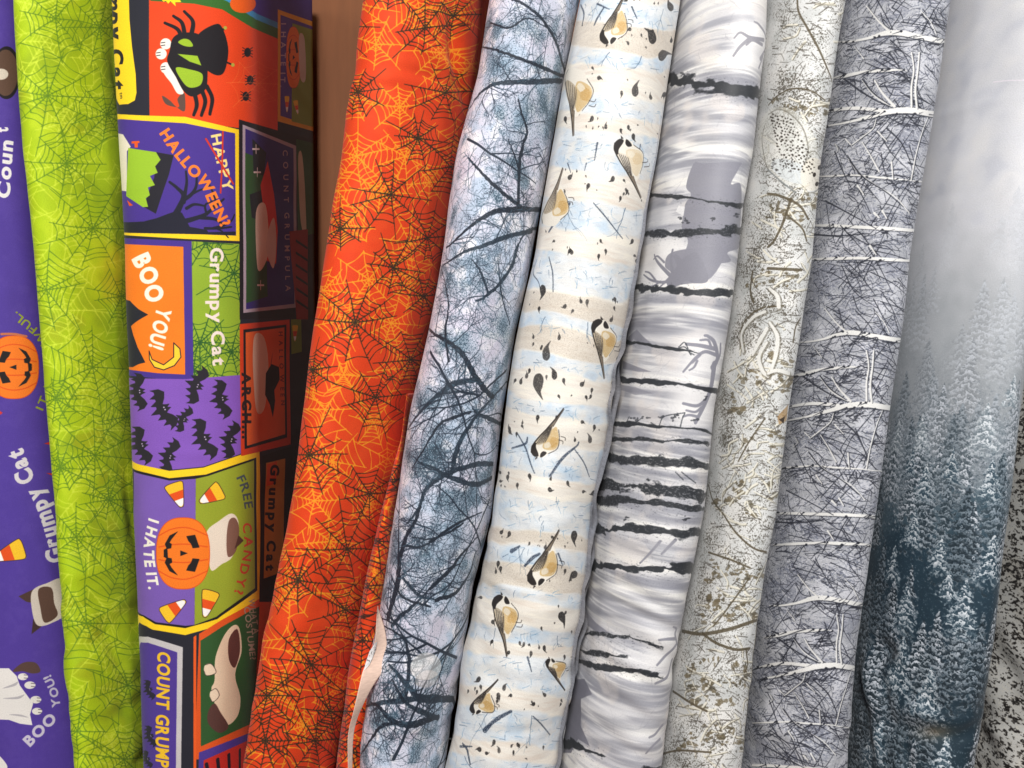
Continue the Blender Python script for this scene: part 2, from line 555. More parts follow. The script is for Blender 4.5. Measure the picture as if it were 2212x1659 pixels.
# ------------------------------------------------------------------ motifs
def web(s, x, y, R, col, w, n=9, rings=8, seed=0, a=1.0, sag=.82, flare=0.0, rough=0.0, inner=.06, gapy=1.0):
    r = random.Random(seed * 131 + 7)
    an = sorted(2 * math.pi * (i + r.uniform(-.28, .28)) / n for i in range(n))
    ln = [R * r.uniform(.72, 1.2) for _ in an]
    for t, l in zip(an, ln):
        l = l * r.uniform(.95, 1.18)
        k = r.uniform(-.06, .06)
        s.L_([(x, y), (x + math.cos(t + k) * l * .5, y + math.sin(t + k) * l * .5 * gapy),
              (x + math.cos(t) * l, y + math.sin(t) * l * gapy)], [w * 1.25, w, w * .8], col, a, rough)
    for g in range(rings):
        f = inner + (1 - inner) * ((g + .6) / rings) ** 1.45
        for i in range(n):
            if r.random() < .10 + .18 * (g / rings): continue
            t0, t1 = an[i], an[(i + 1) % n] + (2 * math.pi if i == n - 1 else 0)
            j = r.uniform(.94, 1.06)
            l0, l1 = min(ln[i], ln[(i + 1) % n]) * .95 * f * j, min(ln[(i + 1) % n], ln[i]) * 1.0 * f * j
            tm = (t0 + t1) / 2; sg = sag if t1 - t0 < 1.2 else sag * .75
            lm = (l0 + l1) / 2 * math.cos((t1 - t0) / 2) * (sg + .1)
            s.L_([(x + math.cos(t0) * l0, y + math.sin(t0) * l0 * gapy), (x + math.cos(tm) * lm, y + math.sin(tm) * lm * gapy),
                  (x + math.cos(t1) * l1, y + math.sin(t1) * l1 * gapy)], [w * (.8 + flare), w * .65, w * (.8 + flare)], col, a, rough)


def twig(s, p, ang, ln, w, col, depth, r, a=1.0, spread=.75, wob=.3):
    """a branching twig in texel space"""
    n = 6
    pts = [np.array(p, float)]; t = ang
    for i in range(n):
        t += r.uniform(-wob, wob)
        pts.append(pts[-1] + np.array([math.cos(t), math.sin(t)]) * ln / n)
    s.line(pts, np.linspace(w, w * .45, n + 1), col, a)
    if depth:
        for k in range(r.randint(2, 4)):
            i = r.randint(2, n)
            twig(s, pts[i], t + r.choice((-1, 1)) * r.uniform(.3, spread + .3), ln * r.uniform(.4, .7), max(w * .55, .8), col,
                 depth - 1, r, a, spread, wob)


def candy_corn(s, x, y, ang, L, W, o=True):
    """rounded triangle: yellow foot, orange middle, white tip pointing along ang"""
    ca, sa = math.cos(math.radians(ang)), math.sin(math.radians(ang))
    f = lambda a, b: (x + a * ca - b * sa, y + a * sa + b * ca)
    q = lambda t: .5 * W * (1 - .72 * t)
    out = [f(-.5 * L, -.42 * W), f(-.52 * L, 0), f(-.5 * L, .42 * W), f(-.35 * L, .5 * W), f(.4 * L, .16 * W), f(.5 * L, 0), f(.4 * L, -.16 * W), f(-.35 * L, -.5 * W)]
    s.F_(out, c(240, 190, 40), curve=True)
    s.F_([f(-.14 * L, -q(.3)), f(.18 * L, -q(.68)), f(.18 * L, q(.68)), f(-.14 * L, q(.3))], c(225, 80, 25))
    s.F_([f(.18 * L, -q(.68)), f(.40 * L, -q(.96)), f(.49 * L, 0), f(.40 * L, q(.96)), f(.18 * L, q(.68))], c(245, 240, 235))
    if o: s.L_(out + out[:1], 1.4, c(50, 25, 30), .9)


def pumpkin(s, x, y, rx, ry, face=90, col=c(240, 120, 30), rib=c(215, 75, 20), dark=c(30, 25, 25)):
    """carved pumpkin lying on its side; its top points along face"""
    ca, sa = math.cos(math.radians(face)), math.sin(math.radians(face))
    f = lambda a, b: (x + (a * ca * 1.0 - b * sa), y + (a * sa + b * ca))
    # a runs towards the chin, b across; rx is the size along a, ry across
    t = np.linspace(0, 2 * math.pi, 48, endpoint=False)
    pts = [f(rx * math.copysign(abs(math.cos(k)) ** .8, math.cos(k)), ry * math.copysign(abs(math.sin(k)) ** .85, math.sin(k))) for k in t]
    s.F_(pts, col)
    s.L_(pts + pts[:1], 1.6, rib, .9)
    for q in (-.62, -.22, .22, .62):
        s.L_([f(-.92 * rx, q * ry * .8), f(-.2 * rx, q * ry * 1.15), f(.4 * rx, q * ry * 1.1), f(.9 * rx, q * ry * .8)], 2.4, rib, .8)
    for g in (-1, 1):
        s.F_([f(-.62 * rx, g * .16 * ry), f(-.45 * rx, g * .52 * ry), f(-.12 * rx, g * .48 * ry), f(-.2 * rx, g * .34 * ry), f(-.3 * rx, g * .26 * ry), f(-.36 * rx, g * .14 * ry)], dark)
    s.F_([f(-.18 * rx, 0), f(.1 * rx, -.08 * ry), f(.1 * rx, .08 * ry)], dark)
    s.F_([f(.18 * rx, -.62 * ry), f(.42 * rx, -.40 * ry), f(.50 * rx, -.30 * ry), f(.40 * rx, -.26 * ry), f(.42 * rx, -.14 * ry), f(.56 * rx, -.12 * ry),
          f(.58 * rx, .12 * ry), f(.44 * rx, .14 * ry), f(.42 * rx, .26 * ry), f(.50 * rx, .30 * ry), f(.42 * rx, .40 * ry), f(.18 * rx, .62 * ry),
          f(.50 * rx, .50 * ry), f(.68 * rx, .26 * ry), f(.62 * rx, .14 * ry), f(.72 * rx, .10 * ry), f(.72 * rx, -.10 * ry), f(.62 * rx, -.14 * ry), f(.68 * rx, -.26 * ry), f(.50 * rx, -.50 * ry)], dark)


def bat(s, x, y, ang, sc, col=c(38, 34, 42)):
    ca, sa = math.cos(math.radians(ang)), math.sin(math.radians(ang))
    o = [(0, -.24), (.09, -.40), (.15, -.22), (.22, -.10), (.44, -.30), (.70, -.44), (.94, -.24), (1.06, .16), (.90, .02), (.78, .04), (.70, .34), (.58, .12), (.48, .12), (.36, .46), (.24, .24), (.14, .26), (0, .64)]
    o = o + [(-a, b) for a, b in reversed(o[1:-1])]
    s.F_([(x + sc * (a * ca - b * sa), y + sc * (a * sa + b * ca)) for a, b in o], col)
    for g in (-.06, .06):
        s.ell(x + sc * (g * ca + .08 * sa), y + sc * (g * sa - .08 * ca), sc * .035, sc * .035, c(190, 170, 200))


def bird(s, hx, hy, tx, ty, side, fat=.30, cap=True, a=1.0, pale=False):
    """small ink and wash bird: head at (hx,hy), tail tip at (tx,ty), belly on the given side"""
    d = np.array([tx - hx, ty - hy], float); L = np.hypot(*d); d /= L
    nrm = np.array([-d[1], d[0]]) * side
    f = lambda q, b: tuple(np.array([hx, hy]) + d * q * L + nrm * b * L)
    ink, tan, wht = c(38, 32, 30), c(206, 170, 108), c(238, 231, 218)
    body = [f(-.07, .04), f(-.03, .17), f(.10, .24), f(.28, fat + .05), f(.46, fat - .02), f(.60, .16), f(.70, .04), f(.55, -.03), f(.30, -.08), f(.08, -.10), f(-.05, -.05)]
    s.F_(body, wht, curve=True)
    bel = [f(.14, .08), f(.22, fat), f(.38, fat + .02), f(.54, .18), f(.62, .07), f(.40, .03)]
    s.F_(bel, tan, .35 if pale else .80, rough=.35, curve=True)
    s.F_([f(.22, .17), f(.3, fat), f(.44, fat - .04), f(.40, .12)], c(188, 138, 62), .2 if pale else .5, rough=.5, curve=True)
    wing = [f(.12, -.08), f(.22, .05), f(.40, .07), f(.62, .01), f(.55, -.04), f(.30, -.10)]
    s.F_(wing, c(170, 152, 124) if not pale else c(222, 210, 192), .8, rough=.4, curve=True)
    for q in (-.06, -.03, 0, .03, .06):
        s.L_([f(.20 + q, q), f(.42, q * .7), f(.62, .0)], [1.4, 2.4, 1.0], ink, .9, rough=.5)
    s.F_([f(.16, .12), f(.24, .2), f(.3, .13), f(.22, .07)], c(236, 226, 206), .8, curve=True)
    s.F_([f(.55, -.03), f(.60, .03), f(1.0, .012), f(1.0, -.010)], c(110, 96, 80), .85)
    s.L_([f(.5, -.05), f(.75, -.015), f(1.0, 0)], [2.2, 2.6, 2.0], ink)
    s.L_([f(.6, .03), f(.8, .02), f(.99, .02)], [1.0, 1.4, 1.0], ink, .8)
    s.L_([f(-.05, -.06), f(.08, -.105), f(.3, -.085), f(.55, -.035)], [3.2, 3.0, 2.8, 2.2], ink, 1, rough=.3)
    s.L_([f(.1, .235), f(.28, fat + .05), f(.46, fat - .02), f(.6, .15)], 1.7, ink, .85, rough=.5)
    if cap:
        s.F_([f(-.09, .03), f(-.05, .10), f(.00, .07), f(.07, -.03), f(.15, -.08), f(.06, -.12), f(-.05, -.07)], ink, curve=True)
        s.F_([f(-.04, .15), f(.02, .19), f(.10, .20), f(.09, .13), f(.02, .11)], ink, curve=True)
        s.F_([f(-.08, .07), f(-.14, .085), f(-.07, .11)], ink)
    for q in (.44, .52):
        s.L_([f(q, fat - .02), f(q + .02, fat + .06), f(q - .02, fat + .09)], 1.4, ink, .8)


def mark(s, x, y, sc, r, col=c(28, 25, 25)):
    """a black birch bark comma"""
    k = r.choice((-1, 1)); t = r.gauss(0, .75) + (math.pi if r.random() < .3 else 0)
    ca, sa = math.cos(t), math.sin(t)
    o = [(-.5 * k, -.3), (-.25 * k, -.8), (.25 * k, -.85), (.5 * k, -.45), (.32 * k, .05), (.1 * k, .4), (.22 * k, .95), (-.12 * k, .55), (-.4 * k, .1)]
    s.F_([(x + sc * (a * ca - b * sa) * .72, y + sc * (a * sa + b * ca)) for a, b in o], col, r.uniform(.8, 1), rough=.4, curve=True)


def fir(s, x, top, hgt, wid, snow, dark, al, r, bright=0.0):
    """one printed conifer: drooping tiers with snow on top and shade beneath, broken up by noise"""
    x0, y0, x1, y1 = s.win(x - wid * 1.5, top - 4, x + wid * 1.5, top + hgt)
    if x1 <= x0 or y1 <= y0: return
    q = (np.arange(y0, y1)[:, None] + .5 - top) / hgt
    q = np.clip(q, 0, 1)
    n, n2 = s.nf[y0:y1, x0:x1], s.nm[y0:y1, x0:x1]
    dx = np.arange(x0, x1)[None] + .5 - x
    w = wid * (.05 + .95 * q ** .85)
    a = np.abs(dx) / w
    ph = q * (hgt / r.uniform(17, 24)) - .8 * a * q ** .4 + .20 * n2 + .07 * n + r.random()
    f = ph - np.floor(ph)
    edge = sstep(1.12, .82, a + .26 * n2 + .10 * n + .42 * (f - .3)) * sstep(1.0, .8, q + .08 * n2)
    lit = sstep(.34, .72, (1 - f) * 1.02 + .20 * n - .06 + .10 * sstep(.5, 0, q))
    shd = sstep(.25, .9, f + .10 * n)
    s.blend(x0, y0, edge.astype(np.float32), np.asarray(dark) * .8 + np.asarray(snow) * .2, al)
    s.blend(x0, y0, (edge * shd).astype(np.float32), dark, al)
    s.blend(x0, y0, (edge * lit * (.62 + .38 * np.clip(.6 + .5 * n2, 0, 1))).astype(np.float32), snow, min(1, al + .1 + .3 * bright))


GROUP = "fabric bolts standing side by side on the shelf"
ZB = -0.360


def bolt(name="fabric_bolt", label="", fab=None, empty_at=None):
    """top level thing: an Empty at the foot of the bolt when it has parts"""
    o = bpy.data.objects.new(name, None)
    o.empty_display_size = .05
    o.location = empty_at
    COL.objects.link(o)
    bpy.context.view_layer.update()
    tag(o, label, "fabric bolt", GROUP)
    return o


def child_of(ob, root):
    ob.parent = root
    ob.matrix_parent_inverse = root.matrix_world.inverted()


# @@SETTING
def box(name, x0, x1, y0, y1, z0, z1, mat):
    v = [(x, y, z) for x in (x0, x1) for y in (y0, y1) for z in (z0, z1)]
    f = [(0, 1, 3, 2), (4, 6, 7, 5), (0, 4, 5, 1), (2, 3, 7, 6), (0, 2, 6, 4), (1, 5, 7, 3)]
    me = bpy.data.meshes.new(name); me.from_pydata(v, [], f); me.materials.append(mat)
    o = bpy.data.objects.new(name, me); COL.objects.link(o)
    md = o.modifiers.new("bevel", 'BEVEL'); md.width = .002; md.segments = 2
    return o


wood = plain_material("brown_board", (0.19, 0.066, 0.022),   .6, 24, .08, (6, 1, .6), .08)
unit = bpy.data.objects.new("display_shelf", None); unit.location = (0, .75, ZB - .02); COL.objects.link(unit)
bpy.context.view_layer.update()
tag(unit, "brown wooden shelf unit behind and under the row of fabric bolts", "shelf")
child_of(box("back_panel", -.75, .75, .80, .815, ZB, .62, wood), unit)
child_of(box("shelf_board", -.75, .75, .44, .80, ZB - .02, ZB, wood), unit)
# @@BOLTS
def g(i, j, *pts):
    """positions measured on the enlarged ninths of the photograph"""
    q = [(i * 553 + x / 3.0, j * 553 + y / 3.0) for x, y in pts]
    return q if len(q) > 1 else q[0]


# ================================================================== purple print with pumpkins
def make_purple():
    s = Cloth([(0, -190, 62), (553, -165, 100), (1106, -120, 150), (1660, -80, 205)], tip=.56, b=.022, L=.16, n=3.2, ul=.075, ur=.07)
    s.base(c(78, 56, 146), 1)
    s.mix(sstep(-.5, 2, spectral(s.H, s.W, 8, 200, 1.2, seed=2)), c(86, 64, 152), .5)
    lil, lime = c(205, 196, 205), c(150, 160, 40)
    # plain brown and cream oval
    s.ell(14, 157, 30, 57, c(28, 22, 26)); s.ell(12, 157, 27, 50, c(92, 66, 52)); s.ell(2, 160, 16, 12, c(210, 196, 180))
    s.text("Coun", [g(0, 0, (16, 1290))] + [g(0, 0, (40, 900))], 40, c(232, 226, 224), .04, .12)
    s.text("t", [g(0, 0, (8, 860)), g(0, 0, (4, 820))], 40, c(232, 226, 224), .04, .12)
    s.text("AWFUL.", [g(0, 1, (330, 650)), g(0, 1, (255, 520)), g(0, 1, (200, 465)), g(0, 1, (85, 375))], 24, lime, .02)
    s.text("IT IS", [g(0, 1, (250, 1000)), g(0, 1, (290, 900)), g(0, 1, (330, 780))], 24, lime, .02)
    pumpkin(s, 30, 793, 54, 68, 0)
    s.L_(g(0, 1, (10, 505), (90, 505), (170, 520)), 5, c(240, 130, 40), .7)
    candy_corn(s, *g(0, 2, (50, 270)), 160, 72, 44)
    p = [g(0, 2, (365, 330)), g(0, 2, (310, 130)), g(0, 2, (230, -10)), g(0, 1, (190, 1540)), g(0, 1, (145, 1400)), g(0, 1, (75, 1255))]
    s.text("Grumpy Cat", [(g(0, 2, (365, 330))), g(0, 2, (290, 60)), g(0, 1, (225, 1560)), g(0, 1, (140, 1400)), g(0, 1, (85, 1255))], 52, c(214, 206, 208), .045)
    for q in ([(285, 1215), (360, 1190), (335, 1225)], [(300, 1405), (350, 1408), (345, 1425)], [(-5, 1000), (18, 1015), (0, 1030)]):
        s.F_(g(0, 1, *q), c(205, 50, 40))
    # faceless brown and cream kitten patch
    s.F_(g(0, 2, (120, 545), (215, 500), (225, 590), (170, 580)), c(74, 52, 46))
    s.F_(g(0, 2, (205, 790), (215, 690), (270, 740)), c(62, 42, 40))
    s.F_(g(0, 2, (210, 510), (300, 460), (400, 440), (430, 640), (330, 720), (240, 730), (205, 620)), c(205, 192, 178), curve=True)
    s.F_(g(0, 2, (250, 500), (330, 490), (350, 590), (370, 670), (290, 715), (262, 620)), c(88, 62, 50), curve=True)
    # white sheet ghost with paws
    s.F_(g(0, 2, (85, 1030), (150, 975), (230, 975), (262, 1030), (215, 1045), (150, 1030)), c(84, 60, 54), curve=True)
    for x, y, w in ((150, 1065, 24), (195, 1120, 26), (232, 1215, 26), (240, 1290, 24)):
        s.ell(*g(0, 2, (x, y)), w / 2.2, w / 3.2, c(226, 220, 212)); s.L_(g(0, 2, (x + 8, y - 12), (x + 30, y - 10)), 1.2, c(60, 50, 60)); s.L_(g(0, 2, (x + 8, y + 8), (x + 30, y + 10)), 1.2, c(60, 50, 60))
    s.F_(g(0, 2, (-60, 1010), (60, 1010), (110, 1060), (130, 1120), (165, 1170), (215, 1240), (195, 1310), (210, 1380), (130, 1370), (60, 1345), (-60, 1340)), c(228, 222, 216))
    for a_, b_, d_ in (((20, 1140), (90, 1110), (120, 1095)), ((20, 1205), (110, 1195), (160, 1180)), ((60, 1310), (130, 1310), (185, 1330))):
        s.F_(g(0, 2, a_, b_, d_, (b_[0] + 10, b_[1] + 14)), c(165, 160, 165), .8, curve=True)
    s.text("BOO", g(0, 2, (165, 1500), (265, 1400), (350, 1315)), 32, c(198, 190, 205), .045)
    s.text("YOU!", g(0, 2, (365, 1270), (345, 1160), (300, 1060)), 25, c(190, 182, 200), .035)
    s.F_(g(0, 2, (-40, 1560), (15, 1600), (45, 1659), (-40, 1659)), c(226, 220, 212), curve=True)
    s.crease(110, 1250, 75, 150, 14, 1.0); s.crease(20, 560, 80, 160, 20, -.8)
    m = s.material("purple_pumpkin_print")
    o = s.mesh("fabric_bolt", m, disp=s.displacement(.3, 11), zmin=ZB)
    tag(o, "purple fabric bolt with printed pumpkin and white ghost, at left end of the row", "fabric bolt", GROUP)


# ================================================================== lime green cobweb print
def make_green():
    s = Cloth([(0, 28, 246), (166, 36, 254), (333, 51, 266), (553, 73, 279), (830, 96, 289), (1106, 118, 296), (1272, 131, 309), (1439, 143, 315), (1659, 160, 318)],
              turn=.62, tip=.537, b=.032, L=.16, n=2.25, ul=.085, ur=.085)
    s.base(c(166, 192, 12), 2)
    n = spectral(s.H, s.W, 30, 300, 1.5, seed=4)
    s.mix(sstep(.2, 1.6, n), c(184, 206, 24), .8)
    s.mix(sstep(.2, 1.8, -n), c(144, 168, 14), .7)
    s.mix(sstep(.8, 2.2, spectral(s.H, s.W, 40, 260, 1.5, seed=41)), c(150, 134, 24), .25)
    r = random.Random(5)
    y, k = -80, 0
    while y < 1800:
        for q in range(3):
            k += 1
            web(s, 40 + y * .075 + q * 100 - (40 if (y // 92) % 2 else 0) + r.uniform(-18, 18), y + r.uniform(-24, 24), r.uniform(50, 72), c(204, 222, 60), 2.6, r.choice((6, 7, 8)), 4, 300 + k, .58, sag=.84, flare=.7, inner=.22)
        y += 92
    C = [(103, 207, 120), (230, 247, 90), (143, 353, 105), (200, 493, 115), (100, 626, 120), (200, 793, 130), (205, 983, 120), (130, 1010, 70), (187, 1346, 130), (262, 1216, 100),
         (165, 1160, 105), (267, 1640, 105), (167, 1579, 100), (277, 1480, 95), (120, 40, 100), (215, 60, 90), (262, 640, 80), (275, 900, 75), (235, 1080, 70), (120, 860, 70), (150, 1720, 90), (140, -90, 90), (230, -180, 90)]
    for i, (x, y, R) in enumerate(C):
        web(s, x, y, R * .9, c(92, 128, 20), 1.9, r.choice((8, 9, 10, 11)), 7, 20 + i, .8, sag=.84, flare=.5, inner=.09)
    s.crease(240, 1390, 70, 90, 16, -1.6); s.crease(285, 1120, 80, 160, 18, -1.4); s.crease(225, 1180, 60, 70, 12, .9)
    s.crease(270, 1530, 50, 60, 14, -1.5); s.crease(180, 1600, 20, 80, 16, .7); s.crease(250, 170, 80, 90, 16, -1.0)
    m = s.material("lime_cobweb_print", spec=.3, sheen=.05)
    o = s.mesh("fabric_bolt", m, disp=s.displacement(.35, 12, 1.1, 950), zmin=ZB)
    tag(o, "lime green fabric bolt printed with dark green cobwebs", "fabric bolt", GROUP)


# ================================================================== patchwork panel print
def make_panel():
    s = Cloth([(0, 240, 556), (553, 270, 560), (1106, 288, 560), (1380, 302, 556), (1659, 310, 545)],
              turn=.10, tip=.556, b=.030, L=.175, n=2.7, ul=.1, ur=.275)
    OR, YE, PU, BK, LI, GR = c(222, 66, 22), c(248, 206, 32), c(70, 48, 136), c(36, 36, 46), c(120, 88, 172), c(140, 168, 44)
    s.base(BK, 3)
    WH = c(240, 232, 216)
    # top row
    s.F_([(322, -90), (600, -90), (600, 285), (510, 276), (322, 250)], OR)
    s.F_([(325, -90), (700, -90), (700, 110), (610, 88), (545, 60), (480, 20), (420, 8), (325, 2)], c(52, 102, 38))
    s.F_([(430, -90), (700, -90), (700, 88), (620, 70), (553, 42), (490, 2), (470, -6), (430, -20)], c(60, 140, 190))
    s.F_([(440, -90), (700, -90), (700, 78), (622, 58), (556, 30), (495, -8)], PU)
    s.ell(525, 8, 28, 20, c(236, 96, 24))
    s.F_(g(0, 0, (1050, 0), (1060, 12), (1075, 5), (1090, 25), (1105, 8), (1140, 42), (1135, 15), (1175, 14), (1160, -10), (1050, -20)), c(240, 210, 30))
    s.F_(g(0, 0, (600, -60), (832, -60), (838, 120), (855, 300), (880, 480), (884, 600), (872, 650), (830, 674), (775, 680), (600, 690)), YE, curve=False)
    s.text("Grumpy Cat", [g(0, 0, (735, -330)), g(0, 0, (742, 60)), g(0, 0, (770, 590))], 38, c(30, 26, 30), .045)
    s.text("tm", g(0, 0, (786, 598), (790, 640)), 10, c(30, 26, 30), .01)
    # striped spider, no face
    B = c(26, 22, 26)
    for q in ([(1180, 250), (1150, 190), (1070, 150)], [(1200, 240), (1180, 150), (1125, 105)], [(1240, 230), (1250, 140), (1195, 75)],
              [(1260, 600), (1275, 680), (1255, 745)], [(1310, 590), (1330, 660), (1305, 748)], [(1340, 560), (1375, 640), (1360, 740)]):
        s.L_(g(0, 0, *q), [9, 8, 6], B)
    s.F_(g(0, 0, (1150, 640), (1160, 690), (1120, 690), (1070, 670), (1050, 620), (1100, 650), (1140, 690), (1195, 720), (1200, 640), (1190, 600)), c(92, 68, 58), curve=True)
    s.F_(g(0, 0, (1075, 420), (1120, 440), (1150, 520), (1190, 600), (1150, 605), (1110, 540), (1060, 470)), c(232, 226, 214), curve=True)
    for x, y in ((1075, 285), (1045, 350), (1075, 440)):
        s.ell(*g(0, 0, (x, y)), 12, 12, c(232, 226, 214)); s.L_(g(0, 0, (x - 30, y - 6), (x - 5, y - 10)), 1.5, B); s.L_(g(0, 0, (x - 30, y + 12), (x - 5, y + 8)), 1.5, B)
    s.F_(g(0, 0, (1120, 250), (1180, 215), (1290, 225), (1340, 330), (1345, 480), (1330, 580), (1250, 625), (1190, 590), (1140, 500), (1085, 400), (1100, 330)), B, curve=True)
    s.F_(g(0, 0, (1155, 275), (1190, 252), (1230, 262), (1250, 300), (1200, 300)), c(150, 182, 38), curve=True)
    s.F_(g(0, 0, (1150, 350), (1280, 362), (1305, 425), (1230, 400)), c(150, 182, 38))
    s.F_(g(0, 0, (1140, 440), (1230, 450), (1310, 480), (1300, 550), (1230, 568), (1180, 525)), c(150, 182, 38), curve=True)
    s.F_(g(0, 0, (1275, 240), (1400, 155), (1450, 200), (1480, 330), (1450, 470), (1380, 480), (1300, 400)), B, curve=True)
    for a_, b_ in (((1420, 215), (1460, 180)), ((1460, 400), (1510, 420))):
        s.L_(g(0, 0, a_, b_), 4, B); s.ell(*g(0, 0, b_), 4, 4, c(170, 160, 60))
    # small spiders on the red strip
    for x, y in ((535, 113), (541, 173), (531, 208)):
        s.ell(x, y, 7, 10, B)
        for k in (-8, -3, 3, 8): s.L_([(x - 11, y + k * 1.3), (x, y + k * .6), (x + 11, y + k * 1.3)], 1.6, B)
    web(s, 560, 180, 60, c(236, 110, 50), 1.5, 8, 6, 55, .6)
    # halloween block
    s.F_([(235, 246), (262, 247), (400, 252), (517, 280), (519, 521), (400, 516), (235, 506)], YE)
    s.F_([(235, 258), (275, 258), (400, 266), (508, 288), (510, 509), (400, 505), (235, 502)], PU)
    T = c(30, 30, 44)
    s.F_(g(0, 0, (700, 1445), (830, 1440), (930, 1435), (1010, 1415), (1090, 1385), (1150, 1365), (1180, 1380), (1230, 1470), (1340, 1490), (1350, 1505), (1527, 1500), (1527, 1525), (1200, 1516), (700, 1506)), T)
    for q, w in (([(1120, 1420), (1160, 1350), (1190, 1270), (1150, 1220), (1100, 1180)], 15), ([(1190, 1310), (1200, 1250), (1210, 1180), (1205, 1110)], 9), ([(1185, 1300), (1240, 1260), (1270, 1210), (1275, 1150)], 9),
                 ([(1210, 1350), (1260, 1325), (1330, 1335)], 7), ([(1130, 1450), (1250, 1420), (1330, 1390), (1380, 1350), (1450, 1290)], 12), ([(1300, 1410), (1390, 1420), (1440, 1450)], 8), ([(1380, 1350), (1395, 1290), (1350, 1180)], 6),
                 ([(1380, 1480), (1450, 1460), (1500, 1430), (1520, 1390)], 6), ([(1240, 1260), (1300, 1230), (1370, 1210)], 5), ([(1340, 1390), (1330, 1330), (1380, 1300)], 5), ([(1330, 1480), (1420, 1480), (1500, 1470)], 6), ([(1400, 1480), (1440, 1500), (1480, 1540)], 4)):
        s.L_(g(0, 0, *q), [w, w * .8, w * .6, w * .45, w * .35][:len(q)], T)
    s.F_(g(0, 0, (700, 850), (795, 870), (845, 950), (820, 980), (820, 1240), (700, 1240)), c(225, 214, 196))
    s.F_(g(0, 0, (850, 915), (900, 912), (902, 925), (890, 925), (890, 955), (870, 955), (868, 928), (850, 930)), c(224, 84, 26))
    s.F_(g(0, 0, (820, 1295), (860, 1330), (835, 1335)), c(224, 84, 26))
    s.F_(g(0, 0, (1010, 985), (1125, 1005), (1095, 1130), (1010, 1385), (930, 1340), (1000, 1150)), c(34, 32, 40))
    s.F_(g(0, 0, (828, 958), (1010, 985), (1040, 1035), (1005, 1078), (1022, 1120), (972, 1140), (1005, 1200), (960, 1215), (972, 1265), (945, 1285), (960, 1340), (925, 1342), (815, 1270), (822, 1100)), c(150, 186, 44))
    s.text("HALLOWEEN?", g(0, 0, (1060, 840), (1140, 960), (1245, 1090), (1335, 1190), (1390, 1310), (1470, 1465)), 33, c(240, 124, 40), .04)
    s.text("HAPPY", g(0, 0, (1400, 865), (1430, 1010), (1485, 1240)), 31, c(240, 214, 130), .028)
    s.L_(g(0, 0, (1335, 900), (1420, 1040), (1512, 1190)), 4, c(200, 48, 32)); s.L_(g(0, 0, (1445, 852), (1440, 1050), (1430, 1250)), 3.4, c(200, 48, 32))
    # boo block
    s.F_([(245, 513), (418, 521), (419, 821), (350, 819), (250, 808)], PU)
    s.F_([(245, 526), (396, 533), (400, 809), (340, 806), (250, 795)], c(240, 122, 28))
    s.F_(g(0, 1, (700, 240), (845, 290), (900, 345), (962, 380), (900, 415), (850, 455), (862, 510), (890, 590), (942, 690), (900, 700), (860, 720), (700, 740)), c(34, 34, 44))
    s.text("BOO", g(0, 1, (905, -10), (975, 145), (1015, 300)), 52, WH, .05)
    s.text("YOU!", g(0, 1, (1070, 335), (1045, 440), (1010, 605)), 44, WH, .04, .1)
    mo = g(0, 1, (965, 615), (985, 670), (1060, 705), (1125, 655), (1125, 562), (1165, 600), (1172, 655), (1130, 710), (1060, 738), (1000, 720), (968, 670))
    s.F_(mo, c(246, 200, 50)); s.L_(mo + mo[:1], 2, c(40, 26, 40), curve=False)
    # green block with webs
    s.F_([(414, 521), (518, 527), (520, 812), (418, 821)], GR)
    s.clip([(414, 521), (518, 527), (520, 812), (418, 821)])
    for x, y, R, sd in ((445, 525, 70, 61), (505, 590, 80, 62), (432, 740, 75, 63), (500, 760, 70, 64), (418, 800, 70, 65)):
        web(s, x, y, R, c(40, 84, 36), 2.0, 9, 6, sd, .9)
    s.unclip()
    s.text("Grumpy Cat", g(0, 0, (1408, 1595)) and [g(0, 0, (1408, 1600)), g(0, 1, (1405, 330)), g(0, 1, (1425, 715))], 40, c(234, 216, 206), .03)
    # bats
    LB = [(250, 812), (290, 817), (400, 819), (519, 810), (520, 980), (440, 1008), (366, 1015), (300, 1006), (255, 985)]
    s.F_(LB, c(128, 84, 178))
    for x, y, a_, k in ((352, 884, 62, 46), (424, 832, 112, 42), (478, 862, 78, 42), (440, 948, 66, 46), (497, 950, 104, 40), (304, 962, 72, 42), (365, 986, 108, 40), (299, 846, 84, 40), (396, 905, 118, 30)):
        bat(s, x, y, a_, k)
    # hate it block
    s.F_([(255, 980), (300, 1003), (366, 1017), (440, 1010), (560, 968), (566, 1290), (480, 1350), (400, 1372), (330, 1360), (262, 1320)], YE)
    s.F_([(285, 1010), (303, 1018), (366, 1033), (445, 1025), (553, 988), (556, 1275), (470, 1338), (400, 1357), (335, 1348), (285, 1315)], c(26, 24, 28))
    s.F_([(288, 1018), (305, 1024), (366, 1038), (423, 1034), (420, 1350), (400, 1352), (337, 1344), (288, 1315)], LI)
    s.F_([(423, 1034), (450, 1028), (548, 994), (551, 1270), (468, 1333), (420, 1350)], c(146, 158, 42))
    s.text("I HATE IT.", [g(0, 2, (1000, 45)), g(0, 2, (965, 260)), g(0, 2, (1000, 505))], 31, WH, .04, .15)
    s.text("FREE", [g(0, 1, (1555, 1420)), g(0, 1, (1595, 1520)), g(0, 1, (1618, 1640))], 26, c(70, 80, 86), .02)
    s.text("CANDY?", [g(0, 2, (1600, 60)), g(0, 2, (1608, 250)), g(0, 2, (1545, 540))], 26, c(190, 62, 40), .02)
    for p_, a_ in (((1150, 1550), 70), ((1365, 1555), 150)): candy_corn(s, *g(0, 1, p_), a_, 54, 40)
    for p_, a_ in (((1130, 625), -35), ((1348, 598), 105)): candy_corn(s, *g(0, 2, p_), a_, 58, 38)
